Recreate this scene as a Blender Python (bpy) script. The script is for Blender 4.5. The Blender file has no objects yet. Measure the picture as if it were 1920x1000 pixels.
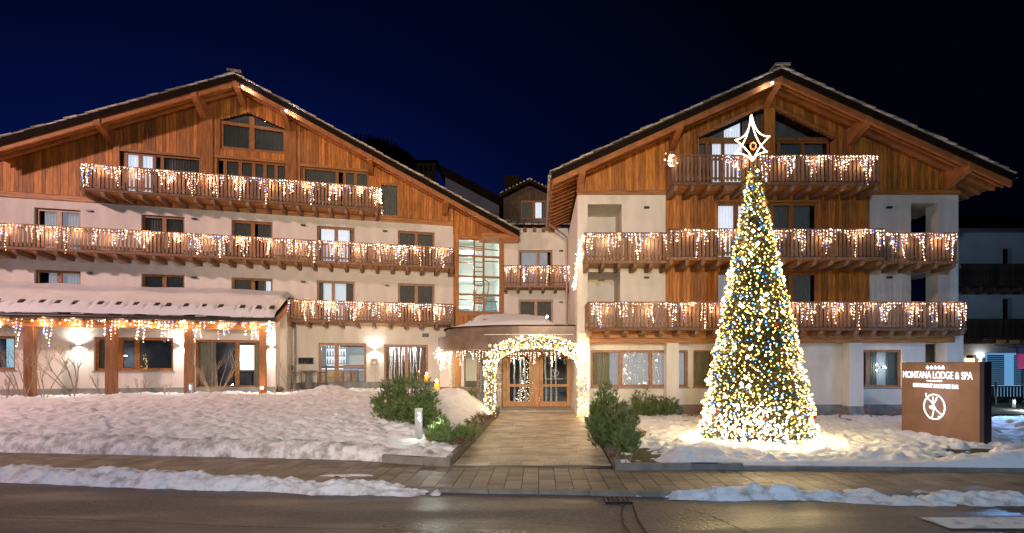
import bpy, math, random
import numpy as np
from mathutils import Vector, Matrix
R = math.radians
rnd = random.Random(7)
sc = bpy.context.scene
COL = sc.collection

# ------------------------------------------------------------------ camera, sky, light, exposure
CX, HZ, F, CH = 1010.0, 685.0, 1000.0, 2.0
cd = bpy.data.cameras.new('camera'); cam = bpy.data.objects.new('camera', cd); COL.objects.link(cam)
cam.location = (0, 0, CH); cam.rotation_euler = (R(90), 0, 0)
cd.sensor_width = 36; cd.lens = F / 1920 * 36
cd.shift_x = (960 - CX) / 1920; cd.shift_y = (HZ - 500) / 1920
cd.clip_start = 0.1; cd.clip_end = 3000
sc.camera = cam
sc.view_settings.view_transform = 'Standard'; sc.view_settings.look = 'None'
sc.view_settings.exposure = 0.32; sc.view_settings.gamma = 1
sc.view_settings.use_curve_mapping = False
try:
    sc.cycles.use_denoising = True
    sc.cycles.use_light_tree = True
    sc.cycles.sample_clamp_indirect = 3.0
    sc.cycles.max_bounces = 6
    sc.cycles.transparent_max_bounces = 12
except Exception: pass

world = bpy.data.worlds.new('World'); sc.world = world; world.use_nodes = True
wn = world.node_tree; wn.nodes.clear()
def wnode(t, **k):
    n = wn.nodes.new(t)
    for a, b in k.items(): setattr(n, a, b)
    return n
wo = wnode('ShaderNodeOutputWorld'); wb = wnode('ShaderNodeBackground')
tc = wnode('ShaderNodeTexCoord'); dot = wnode('ShaderNodeVectorMath', operation='DOT_PRODUCT')
dot.inputs[1].default_value = Vector((-0.42, 0.80, -0.42)).normalized()      # the last dusk glow sits low, left of the ridge
rmp = wnode('ShaderNodeValToRGB')
el = rmp.color_ramp.elements
el[0].position = 0.30; el[0].color = (0.0003, 0.0005, 0.0022, 1)
el[1].position = 0.92; el[1].color = (0.0013, 0.0072, 0.072, 1)
e = el.new(0.60); e.color = (0.0005, 0.0016, 0.014, 1)
wn.links.new(tc.outputs['Generated'], dot.inputs[0]); wn.links.new(dot.outputs['Value'], rmp.inputs[0])
wn.links.new(rmp.outputs[0], wb.inputs[0]); wb.inputs[1].default_value = 1.15
wn.links.new(wb.outputs[0], wo.inputs[0])

# ------------------------------------------------------------------ materials
MATS = {}
def mat(name, col=(.5, .5, .5), rough=.6, metal=0, emit=None, estr=0, var=0.0, nscale=8, stretch=(1, 1, 1),
        col2=None, bump=0.0, bscale=30, island=0.0, spec=.5, sample=True, subs=0, fac=(.35, .65)):
    m = bpy.data.materials.new(name); m.use_nodes = True; MATS[name] = m
    nt = m.node_tree; N = nt.nodes; L = nt.links; b = N['Principled BSDF']
    b.inputs['Base Color'].default_value = (*col, 1); b.inputs['Roughness'].default_value = rough
    b.inputs['Metallic'].default_value = metal; b.inputs['Specular IOR Level'].default_value = spec
    t = N.new('ShaderNodeTexCoord'); mp = N.new('ShaderNodeMapping'); mp.inputs['Scale'].default_value = stretch
    L.new(t.outputs['Object'], mp.inputs[0])
    src = None
    if col2 is not None or var:
        c2 = col2 if col2 is not None else tuple(c * (1 - var) for c in col)
        n = N.new('ShaderNodeTexNoise'); n.inputs['Scale'].default_value = nscale; n.inputs['Detail'].default_value = 5
        L.new(mp.outputs[0], n.inputs['Vector'])
        r = N.new('ShaderNodeValToRGB'); r.color_ramp.elements[0].position = fac[0]; r.color_ramp.elements[1].position = fac[1]
        r.color_ramp.elements[0].color = (*c2, 1); r.color_ramp.elements[1].color = (*col, 1)
        L.new(n.outputs['Fac'], r.inputs[0]); src = r.outputs[0]
    if island:
        g = N.new('ShaderNodeNewGeometry'); oi = N.new('ShaderNodeObjectInfo')
        a = N.new('ShaderNodeMath'); a.operation = 'ADD'
        L.new(g.outputs['Random Per Island'], a.inputs[0]); L.new(oi.outputs['Random'], a.inputs[1])
        fr = N.new('ShaderNodeMath'); fr.operation = 'FRACT'; L.new(a.outputs[0], fr.inputs[0])
        mr = N.new('ShaderNodeMapRange'); mr.inputs['To Min'].default_value = 1 - island; mr.inputs['To Max'].default_value = 1 + island
        L.new(fr.outputs[0], mr.inputs[0])
        mx = N.new('ShaderNodeVectorMath'); mx.operation = 'SCALE'
        if src: L.new(src, mx.inputs[0])
        else: mx.inputs[0].default_value = col
        L.new(mr.outputs[0], mx.inputs['Scale']); src = mx.outputs[0]
    if src: L.new(src, b.inputs['Base Color'])
    if bump:
        n = N.new('ShaderNodeTexNoise'); n.inputs['Scale'].default_value = bscale; n.inputs['Detail'].default_value = 6
        L.new(mp.outputs[0], n.inputs['Vector'])
        bp = N.new('ShaderNodeBump'); bp.inputs['Strength'].default_value = min(1, bump); bp.inputs['Distance'].default_value = .02
        L.new(n.outputs['Fac'], bp.inputs['Height']); L.new(bp.outputs[0], b.inputs['Normal'])
    if emit:
        b.inputs['Emission Color'].default_value = (*emit, 1); b.inputs['Emission Strength'].default_value = estr
    if not sample: m.cycles.emission_sampling = 'NONE'
    return m

def glassmat(name, tint=(.85, .88, .9), base=.06, rough=.0):
    m = bpy.data.materials.new(name); m.use_nodes = True; nt = m.node_tree; N = nt.nodes; L = nt.links; N.clear()
    o = N.new('ShaderNodeOutputMaterial'); tr = N.new('ShaderNodeBsdfTransparent'); gl = N.new('ShaderNodeBsdfGlossy')
    tr.inputs[0].default_value = (*tint, 1); gl.inputs['Roughness'].default_value = rough
    mx = N.new('ShaderNodeMixShader'); lw = N.new('ShaderNodeFresnel'); lw.inputs['IOR'].default_value = 1.5
    ad = N.new('ShaderNodeMath'); ad.operation = 'ADD'; ad.inputs[1].default_value = base
    L.new(lw.outputs[0], ad.inputs[0]); L.new(ad.outputs[0], mx.inputs[0])
    L.new(tr.outputs[0], mx.inputs[1]); L.new(gl.outputs[0], mx.inputs[2]); L.new(mx.outputs[0], o.inputs[0])
    return m

M_plaster = mat('plaster', (.80, .74, .66), .85, var=.13, nscale=1.6, stretch=(1.6, 1.6, .45), bump=.5, bscale=60)
M_plinth = mat('plinth_stone', (.30, .29, .28), .8, var=.35, nscale=3, bump=.3)
M_board = mat('larch_boards', (.56, .205, .028), .55, col2=(.25, .08, .011), nscale=3.2, stretch=(7, 7, .55), island=.38, bump=.25, bscale=25, fac=(.3, .62))
M_boardH = mat('larch_trim', (.52, .21, .045), .5, col2=(.24, .09, .025), nscale=3.2, stretch=(.6, 6, 7), island=.2, bump=.2)
M_beam = mat('beam_wood', (.44, .165, .045), .6, col2=(.30, .105, .028), nscale=3, stretch=(1, 1, 1), island=.15, bump=.2)
M_soffit = mat('soffit_wood', (.52, .20, .045), .6, col2=(.19, .07, .022), nscale=4, stretch=(6, .7, 1), island=.1, bump=.2)
M_slat = mat('weathered_slats', (.27, .145, .085), .7, col2=(.14, .07, .04), nscale=5, stretch=(4, 4, .8), island=.35, bump=.3)
M_joist = mat('joist_wood', (.24, .13, .07), .7, col2=(.15, .085, .05), nscale=5, island=.15, bump=.2)
M_frame = mat('window_wood', (.38, .16, .045), .4, col2=(.24, .09, .022), nscale=6, stretch=(3, 3, 1.2), bump=.1)
M_post = mat('post_wood', (.36, .15, .06), .55, col2=(.2, .08, .03), nscale=3, stretch=(7, 7, .5), bump=.2)
M_door = mat('door_larch', (.55, .27, .07), .4, col2=(.38, .16, .035), nscale=5, stretch=(3, 3, .8), bump=.1)
M_stone = mat('stone_slab', (.46, .42, .36), .85, col2=(.2, .18, .155), nscale=4, island=.5, bump=.5)
M_darkroof = mat('dark_bargeboard', (.018, .011, .007), .9, spec=.1, var=.4, nscale=5, bump=.2)
M_metal = mat('dark_metal', (.06, .055, .05), .4, .6, var=.2, nscale=9)
M_gutter = mat('copper_gutter', (.40, .31, .26), .4, .6, var=.2, nscale=5)
M_dark = mat('dark_room', (.03, .03, .035), .9, var=.3, nscale=2)
M_curt = mat('curtain_grey', (.30, .28, .25), .9, var=.15, nscale=9)
M_curtg = mat('curtain_beige', (.42, .38, .27), .9, var=.15, nscale=9)
M_curtlit = mat('curtain_lit', (.8, .8, .8), .9, emit=(.80, .86, 1.0), estr=.55, var=.1, nscale=9, sample=False)
M_curtlit2 = mat('curtain_softlit', (.5, .5, .5), .9, emit=(.8, .86, 1.0), estr=.16, var=.1, nscale=9, sample=False)
M_glass = glassmat('window_glass')
M_glassc = glassmat('clear_glass', (.95, .97, .97), .01)
M_warm = mat('bulb_warm', (1, .9, .7), .5, emit=(1.0, .62, .38), estr=5, sample=False)
M_white = mat('bulb_white', (1, 1, .95), .5, emit=(1.0, .78, .58), estr=9, sample=False)
M_blue = mat('bulb_blue', (.2, .4, 1), .5, emit=(.14, .25, 1.0), estr=3, sample=False)
M_cyan = mat('bulb_cyan', (.2, .5, 1), .5, emit=(.03, .30, 1.0), estr=2.2, sample=False)
M_gold = mat('bulb_gold', (1, .8, .4), .5, emit=(1.0, .70, .13), estr=2.6, sample=False)
M_rope = mat('rope_light', (1, .9, .7), .5, emit=(1.0, .74, .42), estr=4, sample=False)
M_wire = mat('light_wire', (.5, .47, .42), .6, var=.1)
M_copper = mat('canopy_cladding', (.22, .165, .13), .45, .5, col2=(.14, .10, .075), nscale=1.6, bump=.1)
M_needle = mat('pine_needles', (.15, .23, .065), .6, var=.45, nscale=6, island=.45)
M_needle2 = mat('bright_needles', (.19, .29, .09), .6, var=.4, nscale=6, island=.4)
M_fir = mat('tree_needles', (.14, .125, .04), .7, var=.4, nscale=5, island=.5)
M_brownleaf = mat('brown_leaves', (.17, .115, .055), .8, var=.4, nscale=6, island=.5)
M_twig = mat('bare_twigs', (.42, .31, .22), .8, var=.3, nscale=6)
M_redtwig = mat('red_twigs', (.36, .17, .11), .8, var=.3, nscale=6)
M_bark = mat('bark', (.12, .09, .065), .9, var=.4, nscale=10, bump=.5)
M_birch = mat('birch_bark', (.70, .66, .60), .8, col2=(.07, .06, .05), nscale=9, stretch=(1, 1, 3), fac=(.36, .42), bump=.2)
M_lampmetal = mat('lamp_metal', (.26, .26, .27), .4, .5, var=.1)
M_lampglow = mat('lamp_glow', (1, 1, 1), .5, emit=(1, .93, .8), estr=10, sample=False)
M_white_em = mat('led_white', (1, 1, 1), .5, emit=(.90, .93, 1), estr=14, sample=False)
M_orange_em = mat('lantern_flame', (1, .7, .3), .5, emit=(1, .45, .12), estr=30, sample=False)
M_ivory = mat('inner_wall', (.75, .78, .76), .8, var=.05, nscale=2)
M_steel = mat('brushed_steel', (.5, .5, .5), .3, .9, var=.15)

def ground_mat(name, c1, c2, c3, r0, r1, scale, bump, stretch=(1, 1, 1), bscale=60):
    m = bpy.data.materials.new(name); m.use_nodes = True; nt = m.node_tree; N = nt.nodes; L = nt.links; b = N['Principled BSDF']
    t = N.new('ShaderNodeTexCoord'); mp = N.new('ShaderNodeMapping'); mp.inputs['Scale'].default_value = stretch
    L.new(t.outputs['Object'], mp.inputs[0])
    n = N.new('ShaderNodeTexNoise'); n.inputs['Scale'].default_value = scale; n.inputs['Detail'].default_value = 6
    L.new(mp.outputs[0], n.inputs[0])
    r = N.new('ShaderNodeValToRGB'); e = r.color_ramp.elements
    e[0].position = .35; e[0].color = (*c1, 1); e[1].position = .7; e[1].color = (*c3, 1); k = e.new(.52); k.color = (*c2, 1)
    L.new(n.outputs[0], r.inputs[0])
    g = N.new('ShaderNodeTexNoise'); g.inputs['Scale'].default_value = bscale; g.inputs['Detail'].default_value = 4
    L.new(t.outputs['Object'], g.inputs[0])
    mx = N.new('ShaderNodeMixRGB'); mx.blend_type = 'OVERLAY'; mx.inputs[0].default_value = .95
    L.new(r.outputs[0], mx.inputs[1]); L.new(g.outputs[0], mx.inputs[2]); L.new(mx.outputs[0], b.inputs['Base Color'])
    mr = N.new('ShaderNodeMapRange'); mr.inputs['From Min'].default_value = .35; mr.inputs['From Max'].default_value = .65
    mr.inputs['To Min'].default_value = r0; mr.inputs['To Max'].default_value = r1
    L.new(n.outputs[0], mr.inputs[0]); L.new(mr.outputs[0], b.inputs['Roughness'])
    bp = N.new('ShaderNodeBump'); bp.inputs['Strength'].default_value = bump; bp.inputs['Distance'].default_value = .01
    L.new(g.outputs[0], bp.inputs['Height']); L.new(bp.outputs[0], b.inputs['Normal'])
    return m
M_road = ground_mat('asphalt', (.045, .034, .03), (.10, .08, .068), (.17, .14, .12), .27, .66, .8, 1.0, (.3, 1.6, 1), 22)
M_pave = mat('paving', (.30, .24, .17), .5, col2=(.19, .15, .105), nscale=2.2, island=.3, bump=.4, bscale=50)
M_walk = mat('walk_paving', (.52, .43, .30), .45, col2=(.31, .245, .165), nscale=1.6, island=.25, bump=.3, bscale=50)
M_joint = mat('joint_sand', (.035, .03, .025), .9, var=.3, nscale=20)
M_kerb = mat('kerb_stone', (.24, .22, .19), .7, var=.35, nscale=4, island=.15, bump=.4)
M_soil = mat('winter_soil', (.10, .085, .045), .95, var=.5, nscale=5, bump=.8, bscale=20)
def snow_mat(name, dirt, thresh):
    m = mat(name, (.80, .80, .82), .62, bump=.75, bscale=14)
    nt = m.node_tree; N = nt.nodes; L = nt.links; b = N['Principled BSDF']
    t = N.new('ShaderNodeTexCoord'); n = N.new('ShaderNodeTexNoise'); n.inputs['Scale'].default_value = 3.5; n.inputs['Detail'].default_value = 8
    n.inputs['Roughness'].default_value = .7
    L.new(t.outputs['Object'], n.inputs[0])
    r = N.new('ShaderNodeValToRGB'); e = r.color_ramp.elements
    e[0].position = thresh - .08; e[0].color = (.82, .82, .84, 1); e[1].position = thresh + .12; e[1].color = (*dirt, 1)
    L.new(n.outputs[0], r.inputs[0]); L.new(r.outputs[0], b.inputs['Base Color'])
    return m
M_snow = snow_mat('snow', (.66, .63, .60), .60)
M_snowdirty = snow_mat('dirty_snow', (.33, .31, .28), .50)
M_snowroof = mat('roof_snow', (.80, .80, .82), .6, var=.04, nscale=2, bump=.4, bscale=8)

# ------------------------------------------------------------------ mesh builder
class MB:
    def __init__(s): s.v = []; s.f = []; s.m = []
    def add(s, vs, fs, mi=0):
        k = len(s.v); s.v += [tuple(p) for p in vs]; s.f += [tuple(i + k for i in f) for f in fs]; s.m += [mi] * len(fs); return s
    def box(s, x0, x1, y0, y1, z0, z1, mi=0):
        return s.add([(x0, y0, z0), (x1, y0, z0), (x1, y1, z0), (x0, y1, z0), (x0, y0, z1), (x1, y0, z1), (x1, y1, z1), (x0, y1, z1)],
                     [(3, 2, 1, 0), (4, 5, 6, 7), (0, 1, 5, 4), (1, 2, 6, 5), (2, 3, 7, 6), (3, 0, 4, 7)], mi)
    def prism(s, poly, y0, y1, mi=0):           # poly in (x,z), extruded along y
        n = len(poly)
        a = sum(poly[i][0] * poly[(i + 1) % n][1] - poly[(i + 1) % n][0] * poly[i][1] for i in range(n))
        if a < 0: poly = poly[::-1]
        vs = [(p[0], y0, p[1]) for p in poly] + [(p[0], y1, p[1]) for p in poly]
        fs = [tuple(range(n)), tuple(range(2 * n - 1, n - 1, -1))] + [((i + 1) % n, i, i + n, (i + 1) % n + n) for i in range(n)]
        return s.add(vs, fs, mi)
    def prismx(s, poly, x0, x1, mi=0):          # poly in (y,z), extruded along x
        n = len(poly)
        a = sum(poly[i][0] * poly[(i + 1) % n][1] - poly[(i + 1) % n][0] * poly[i][1] for i in range(n))
        if a < 0: poly = poly[::-1]
        vs = [(x0, p[0], p[1]) for p in poly] + [(x1, p[0], p[1]) for p in poly]
        fs = [tuple(range(n - 1, -1, -1)), tuple(range(n, 2 * n))] + [(i, (i + 1) % n, (i + 1) % n + n, i + n) for i in range(n)]
        return s.add(vs, fs, mi)
    def prismz(s, poly, z0, z1, mi=0):
        n = len(poly)
        a = sum(poly[i][0] * poly[(i + 1) % n][1] - poly[(i + 1) % n][0] * poly[i][1] for i in range(n))
        if a < 0: poly = poly[::-1]
        vs = [(p[0], p[1], z0) for p in poly] + [(p[0], p[1], z1) for p in poly]
        fs = [tuple(range(n - 1, -1, -1)), tuple(range(n, 2 * n))] + [(i, (i + 1) % n, (i + 1) % n + n, i + n) for i in range(n)]
        return s.add(vs, fs, mi)
    def tube(s, p, q, r0, r1=None, n=6, mi=0, cap=True):
        p = Vector(p); q = Vector(q); r1 = r0 if r1 is None else r1
        d = (q - p); 
        if d.length < 1e-6: return s
        d.normalize(); a = d.orthogonal().normalized(); b = d.cross(a)
        vs = [p + (a * math.cos(2 * math.pi * i / n) + b * math.sin(2 * math.pi * i / n)) * r0 for i in range(n)] + \
             [q + (a * math.cos(2 * math.pi * i / n) + b * math.sin(2 * math.pi * i / n)) * r1 for i in range(n)]
        fs = [(i, (i + 1) % n, (i + 1) % n + n, i + n) for i in range(n)]
        if cap: fs += [tuple(range(n - 1, -1, -1)), tuple(range(n, 2 * n))]
        return s.add(vs, fs, mi)
    def path(s, pts, r, n=6, mi=0):
        for a, b in zip(pts[:-1], pts[1:]): s.tube(a, b, r, r, n, mi)
        return s
    def octa(s, c, r, mi=0):
        x, y, z = c
        return s.add([(x + r, y, z), (x - r, y, z), (x, y + r, z), (x, y - r, z), (x, y, z + r), (x, y, z - r)],
                     [(0, 2, 4), (2, 1, 4), (1, 3, 4), (3, 0, 4), (2, 0, 5), (1, 2, 5), (3, 1, 5), (0, 3, 5)], mi)
    def ball(s, c, r, mi=0, seg=10, rings=7, sz=1.0):
        vs = []; fs = []
        for j in range(rings + 1):
            t = math.pi * j / rings
            for i in range(seg):
                a = 2 * math.pi * i / seg
                vs.append((c[0] + r * math.sin(t) * math.cos(a), c[1] + r * math.sin(t) * math.sin(a), c[2] + r * sz * math.cos(t)))
        for j in range(rings):
            for i in range(seg):
                fs.append((j * seg + i, (j + 1) * seg + i, (j + 1) * seg + (i + 1) % seg, j * seg + (i + 1) % seg))
        return s.add(vs, fs, mi)
    def lathe(s, prof, c, n=16, mi=0):
        vs = []; fs = []
        for (r, z) in prof:
            for i in range(n):
                a = 2 * math.pi * i / n; vs.append((c[0] + r * math.cos(a), c[1] + r * math.sin(a), c[2] + z))
        for j in range(len(prof) - 1):
            for i in range(n): fs.append((j * n + i, j * n + (i + 1) % n, (j + 1) * n + (i + 1) % n, (j + 1) * n + i))
        fs.append(tuple(range(n - 1, -1, -1))); fs.append(tuple((len(prof) - 1) * n + i for i in range(n)))
        return s.add(vs, fs, mi)
    def mesh(s, name, mats):
        me = bpy.data.meshes.new(name); me.from_pydata(s.v, [], s.f)
        for m in (mats if isinstance(mats, (list, tuple)) else [mats]): me.materials.append(m)
        if any(s.m): me.polygons.foreach_set('material_index', s.m)
        me.update(); return me
    def build(s, name, mats, parent=None, smooth=False, kind=None):
        me = s.mesh(name, mats)
        if smooth: me.polygons.foreach_set('use_smooth', [True] * len(me.polygons))
        return obj(name, me, parent, kind=kind)

def obj(name, data, parent=None, loc=None, kind=None, rot=None):
    o = bpy.data.objects.new(name, data); COL.objects.link(o)
    if parent is not None: o.parent = parent
    if loc is not None: o.location = loc
    if rot is not None: o.rotation_euler = rot
    if kind: o['kind'] = kind
    return o
def tag(o, label=None, cat=None, group=None, kind=None):
    if label: o['label'] = label
    if cat: o['category'] = cat
    if group: o['group'] = group
    if kind: o['kind'] = kind
    return o
def root(name, loc, rz=0, label=None, cat=None, group=None):
    return tag(obj(name, None, None, loc, rot=(0, 0, rz)), label, cat, group)
def lamp(parent, loc, power, col, r=.03, kind='POINT', rot=None, name='glow', size=1, sizey=None, spot=None):
    d = bpy.data.lights.new(name, kind); d.energy = power; d.color = col
    if kind in ('POINT', 'SPOT'): d.shadow_soft_size = r
    if kind == 'SPOT': d.spot_size = spot or R(90); d.spot_blend = .8
    if kind == 'AREA':
        d.shape = 'RECTANGLE'; d.size = size; d.size_y = sizey or size
    return obj(name, d, parent, loc, rot=rot)
def gp(px, py, z=0.0):                       # a point of the ground seen at a pixel
    t = (z - CH) / ((HZ - py) / F); return ((px - CX) / F * t, t)

class Frame:                                 # a facade: x along it, y into the building, z up
    def __init__(s, O, D):
        s.O = Vector(O); s.D = Vector(D).normalized(); s.E = Vector((-s.D.y, s.D.x)); s.rz = math.atan2(s.D.y, s.D.x)
    def hit(s, y, px, py):
        d = Vector(((px - CX) / F, 1.0)); t = (y + s.O.dot(s.E)) / d.dot(s.E)
        return ((d * t - s.O).dot(s.D), CH + t * (HZ - py) / F)
    def u(s, y, px): return s.hit(y, px, 500)[0]
    def z(s, y, px, py): return s.hit(y, px, py)[1]
    def W(s, x, y, z=0): p = s.O + s.D * x + s.E * y; return Vector((p.x, p.y, z))

# value noise (numpy)
def _h(i, j, s): 
    n = (i.astype(np.int64) * 374761393 + j.astype(np.int64) * 668265263 + s * 1442695041) & 0x7fffffff
    n = ((n ^ (n >> 13)) * 1274126177) & 0x7fffffff
    return ((n ^ (n >> 16)) & 0xffff) / 65535.0
def vn(x, y, s=0):
    i = np.floor(x); j = np.floor(y); fx = x - i; fy = y - j; fx = fx * fx * (3 - 2 * fx); fy = fy * fy * (3 - 2 * fy)
    a = _h(i, j, s); b = _h(i + 1, j, s); c = _h(i, j + 1, s); d = _h(i + 1, j + 1, s)
    return a + (b - a) * fx + (c - a) * fy + (a - b - c + d) * fx * fy - .5
def fbm(x, y, s=0, o=4):
    r = 0; a = 1; f = 1
    for k in range(o): r = r + a * vn(x * f + 3.7 * k, y * f - 1.3 * k, s + k); a *= .5; f *= 2.03
    return r
def gridmesh(name, X, Y, Z, m, parent=None, kind=None, mask=None, smooth=True):
    n, k = X.shape; v = np.stack([X, Y, Z], -1).reshape(-1, 3)
    i = np.arange(n * k).reshape(n, k)
    f = np.stack([i[:-1, :-1], i[:-1, 1:], i[1:, 1:], i[1:, :-1]], -1)
    if mask is not None: f = f[mask[:-1, :-1] & mask[1:, 1:] & mask[:-1, 1:] & mask[1:, :-1]]
    f = f.reshape(-1, 4)
    me = bpy.data.meshes.new(name); me.vertices.add(len(v)); me.vertices.foreach_set('co', v.ravel())
    me.loops.add(f.size); me.loops.foreach_set('vertex_index', f.ravel().astype(np.int32))
    me.polygons.add(len(f)); me.polygons.foreach_set('loop_start', np.arange(0, f.size, 4, dtype=np.int32))
    me.polygons.foreach_set('use_smooth', np.full(len(f), smooth))
    me.materials.append(m); me.update(calc_edges=True); me.validate()
    return obj(name, me, parent, kind=kind)

# ------------------------------------------------------------------ ground, road, pavement
MB().add([(-300, -60, -.16), (300, -60, -.16), (300, 500, -.16), (-300, 500, -.16)], [(0, 1, 2, 3)]).build('ground', M_soil, kind='structure')
KX = np.array([-40, -12, -10, -5, -1, 1.6, 4, 10, 40.]); KY = np.array([13.5, 10.2, 9.9, 9.1, 8.58, 8.42, 8.36, 8.3, 8.0])
def kerbY(x): return np.interp(x, KX, KY)
GX = np.array([-40, -12.4, -4.18, -1.75, 1.44, 3.9, 8.7, 40.]); GY = np.array([15.5, 12.27, 11.3, 10.64, 10.26, 10.3, 10.05, 9.3])
def gardY(x): return np.interp(x, GX, GY)
X, V = np.meshgrid(np.linspace(-45, 45, 361), np.linspace(0, 1, 61))
Yr = -14 + V * (kerbY(X) + 14)
Z = -.055 + .012 * fbm(X * .6, Yr * .9, 3) - .02 * np.exp(-((X - 2.0) ** 2) / .5 - ((Yr - 8.1) ** 2) / .1)
gridmesh('road', X, Yr, Z, M_road, kind='structure')
b = MB(); b.add([(-45, -40, -.06), (45, -40, -.06), (45, -14, -.06), (-45, -14, -.06)], [(0, 1, 2, 3)]).build('far_pavement', M_pave, kind='structure')
# cracks and patches on the road: thin inlaid strips
def strip(mb, pts, w, z):
    for (a, b2) in zip(pts[:-1], pts[1:]):
        a = Vector(a); b2 = Vector(b2); d = (b2 - a).normalized(); n = Vector((-d.y, d.x)) * w / 2
        mb.add([(*(a - n), z), (*(b2 - n), z), (*(b2 + n), z), (*(a + n), z)], [(0, 1, 2, 3)])
def wobble(px_pts, amp, n=26):
    out = []
    for (p, q) in zip(px_pts[:-1], px_pts[1:]):
        a = Vector(gp(*p, -.05)); c = Vector(gp(*q, -.05))
        for i in range(n): 
            t = i / n; out.append(a.lerp(c, t) + Vector((rnd.uniform(-amp, amp), rnd.uniform(-amp, amp))))
    out.append(Vector(gp(*px_pts[-1], -.05))); return out
M_crack = mat('tar_crack', (.012, .011, .010), .8)
cr = MB()
for pts, w, am in [([(-60, 970), (200, 978), (480, 990), (760, 996), (900, 1001)], .012, .008), ([(700, 985), (860, 984), (1010, 983), (1120, 992)], .008, .012),
                   ([(1172, 940), (1166, 965), (1168, 985), (1180, 1000)], .012, .02), ([(1186, 948), (1195, 975), (1212, 1002)], .02, .006),
                   ([(1280, 955), (1330, 968), (1370, 986), (1410, 1004)], .02, .006), ([(1100, 930), (1140, 945), (1172, 952)], .009, .012)]:
    strip(cr, wobble(pts, am), w, -.036)
cr.build('road_crack', M_crack, kind='structure')
mk = MB(); P = [gp(1722, 971, -.04), (16, gp(1722, 971, -.04)[1]), (16, gp(1782, 992, -.04)[1]), gp(1782, 992, -.04)]
M_paint = mat('road_paint', (.66, .64, .60), .6, col2=(.40, .38, .35), nscale=5, bump=.3, fac=(.34, .46))
mk.add([(*p, -.034) for p in P[:1]] + [(P[3][0], P[3][1], -.034), (P[2][0], P[2][1], -.034), (P[1][0], P[1][1], -.034)], [(0, 1, 2, 3)])
mk.build('crossing_marking', M_paint, kind='structure')

# pavement base and slabs
X, V = np.meshgrid(np.linspace(-45, 45, 181), np.linspace(0, 1, 5))
gridmesh('pavement_bed', X, kerbY(X) + V * (gardY(X) - kerbY(X) + .1), X * 0 - .012, M_joint, kind='structure')
pv = tag(obj('pavement', None, None, (0, 0, 0)), kind='structure')
kb = MB(); xs = np.arange(-20, 20, .8)
for x in xs:
    a, c = float(kerbY(x)), float(kerbY(x + .79))
    kb.prismz([(x, a - .05), (x + .79, c - .05), (x + .79, c + .08), (x, a + .08)], -.10, .004)
kb.build('road_kerb', M_kerb, pv, kind='stuff')
slabs = []
w = .285; nrow = 8
for ci in range(-52, 56):
    x = ci * w; off = rnd.random()
    y0 = float(kerbY(x + w / 2)) + .09; y1 = float(gardY(x + w / 2))
    y = y0
    pat = [rnd.choice((.28, .42, .42, .21)) for _ in range(12)]
    k = 0
    while y < y1 - .05:
        h = min(pat[k % 12], y1 - y); slabs.append((x, y, w, h)); y += h; k += 1
slabs.sort(key=lambda s: abs(s[0] - .3) + .001 * s[1])
cache = {}
rest = MB()
for n, (x, y, w_, h) in enumerate(slabs):
    g = .007; z = rnd.uniform(-.003, .003)
    if n < 290:
        key = round(h, 2)
        if key not in cache: cache[key] = MB().box(g, w_ - g, g, key - g, -.03, 0).mesh('paving_slab', M_pave)
        obj('paving_slab', cache[key], pv, (x, y, z))
    else: rest.box(x + g, x + w_ - g, y + g, y + h - g, -.03, z)
rest.build('outer_slabs', M_pave, pv, kind='stuff')

# entrance walk
wk = tag(obj('walkway', None, None, (0, 0, 0)), kind='structure')
MB().add([(-1.85, 10.5, -.02), (1.6, 10.2, -.02), (2.1, 25.4, -.02), (-1.9, 25.4, -.02)], [(0, 1, 2, 3)]).build('walk_bed', M_joint, wk)
ws = MB(); y = 10.72; r_ = 0
while y < 22.9:
    h = rnd.choice((.20, .20, .30)); xl = -1.72 + (y - 10.6) * .008; xr = 1.45 + (y - 10.4) * .03; x = xl - rnd.random() * .4
    while x < xr:
        w_ = rnd.choice((.3, .4, .5, .6)); a = max(x, xl); c = min(x + w_, xr)
        if c - a > .04: ws.box(a + .005, c - .005, y + .005, y + h - .005, -.03, rnd.uniform(-.003, .004))
        x += w_
    y += h
ws.build('walk_slabs', M_walk, wk, kind='stuff')
st = MB()
for i in range(9):
    st.box(-1.7 + i * .4 + .004, -1.7 + (i + 1) * .4 - .004, 23.0, 23.98, -.02, .035)
    st.box(-1.7 + i * .4 + .004, -1.7 + (i + 1) * .4 - .004, 24.0, 25.0, -.02, .035)
st.build('threshold_slabs', mat('threshold_stone', (.52, .48, .42), .5, var=.25, nscale=3, island=.1), wk, kind='stuff')
ks = MB().box(0, .985, -.06, .06, -.08, .16).mesh('kerb_stone', M_kerb)
for s, (p, q) in enumerate([((-1.80, 10.55), (-1.72, 22.6)), ((1.52, 10.25), (1.93, 19.6))]):
    p = Vector(p); q = Vector(q); L = (q - p).length; n = int(L)
    for i in range(n):
        c = p.lerp(q, i / n); obj('kerb_stone', ks, wk, (c.x, c.y, rnd.uniform(-.01, .01)), rot=(0, 0, math.atan2(q.y - p.y, q.x - p.x)))
gk = tag(obj('garden_kerb', None, None, (0, 0, 0)), kind='structure')
for (p, q) in [((-3.2, 11.02), (-1.74, 10.56)), ((1.46, 10.20), (3.9, 10.24)), ((3.9, 10.24), (13.2, 9.80))]:
    p = Vector(p); q = Vector(q); L = (q - p).length; n = max(1, math.ceil(L / .99))
    for i in range(n):
        c = p.lerp(q, min(i * .985, L - .98) / L if L > 1 else 0); low = .0 if c.x < 0 else (-.03 if c.x < 3.5 else -.085)
        obj('kerb_stone', ks, gk, (c.x, c.y, -.005 + low), rot=(0, 0, math.atan2(q.y - p.y, q.x - p.x)))
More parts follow.
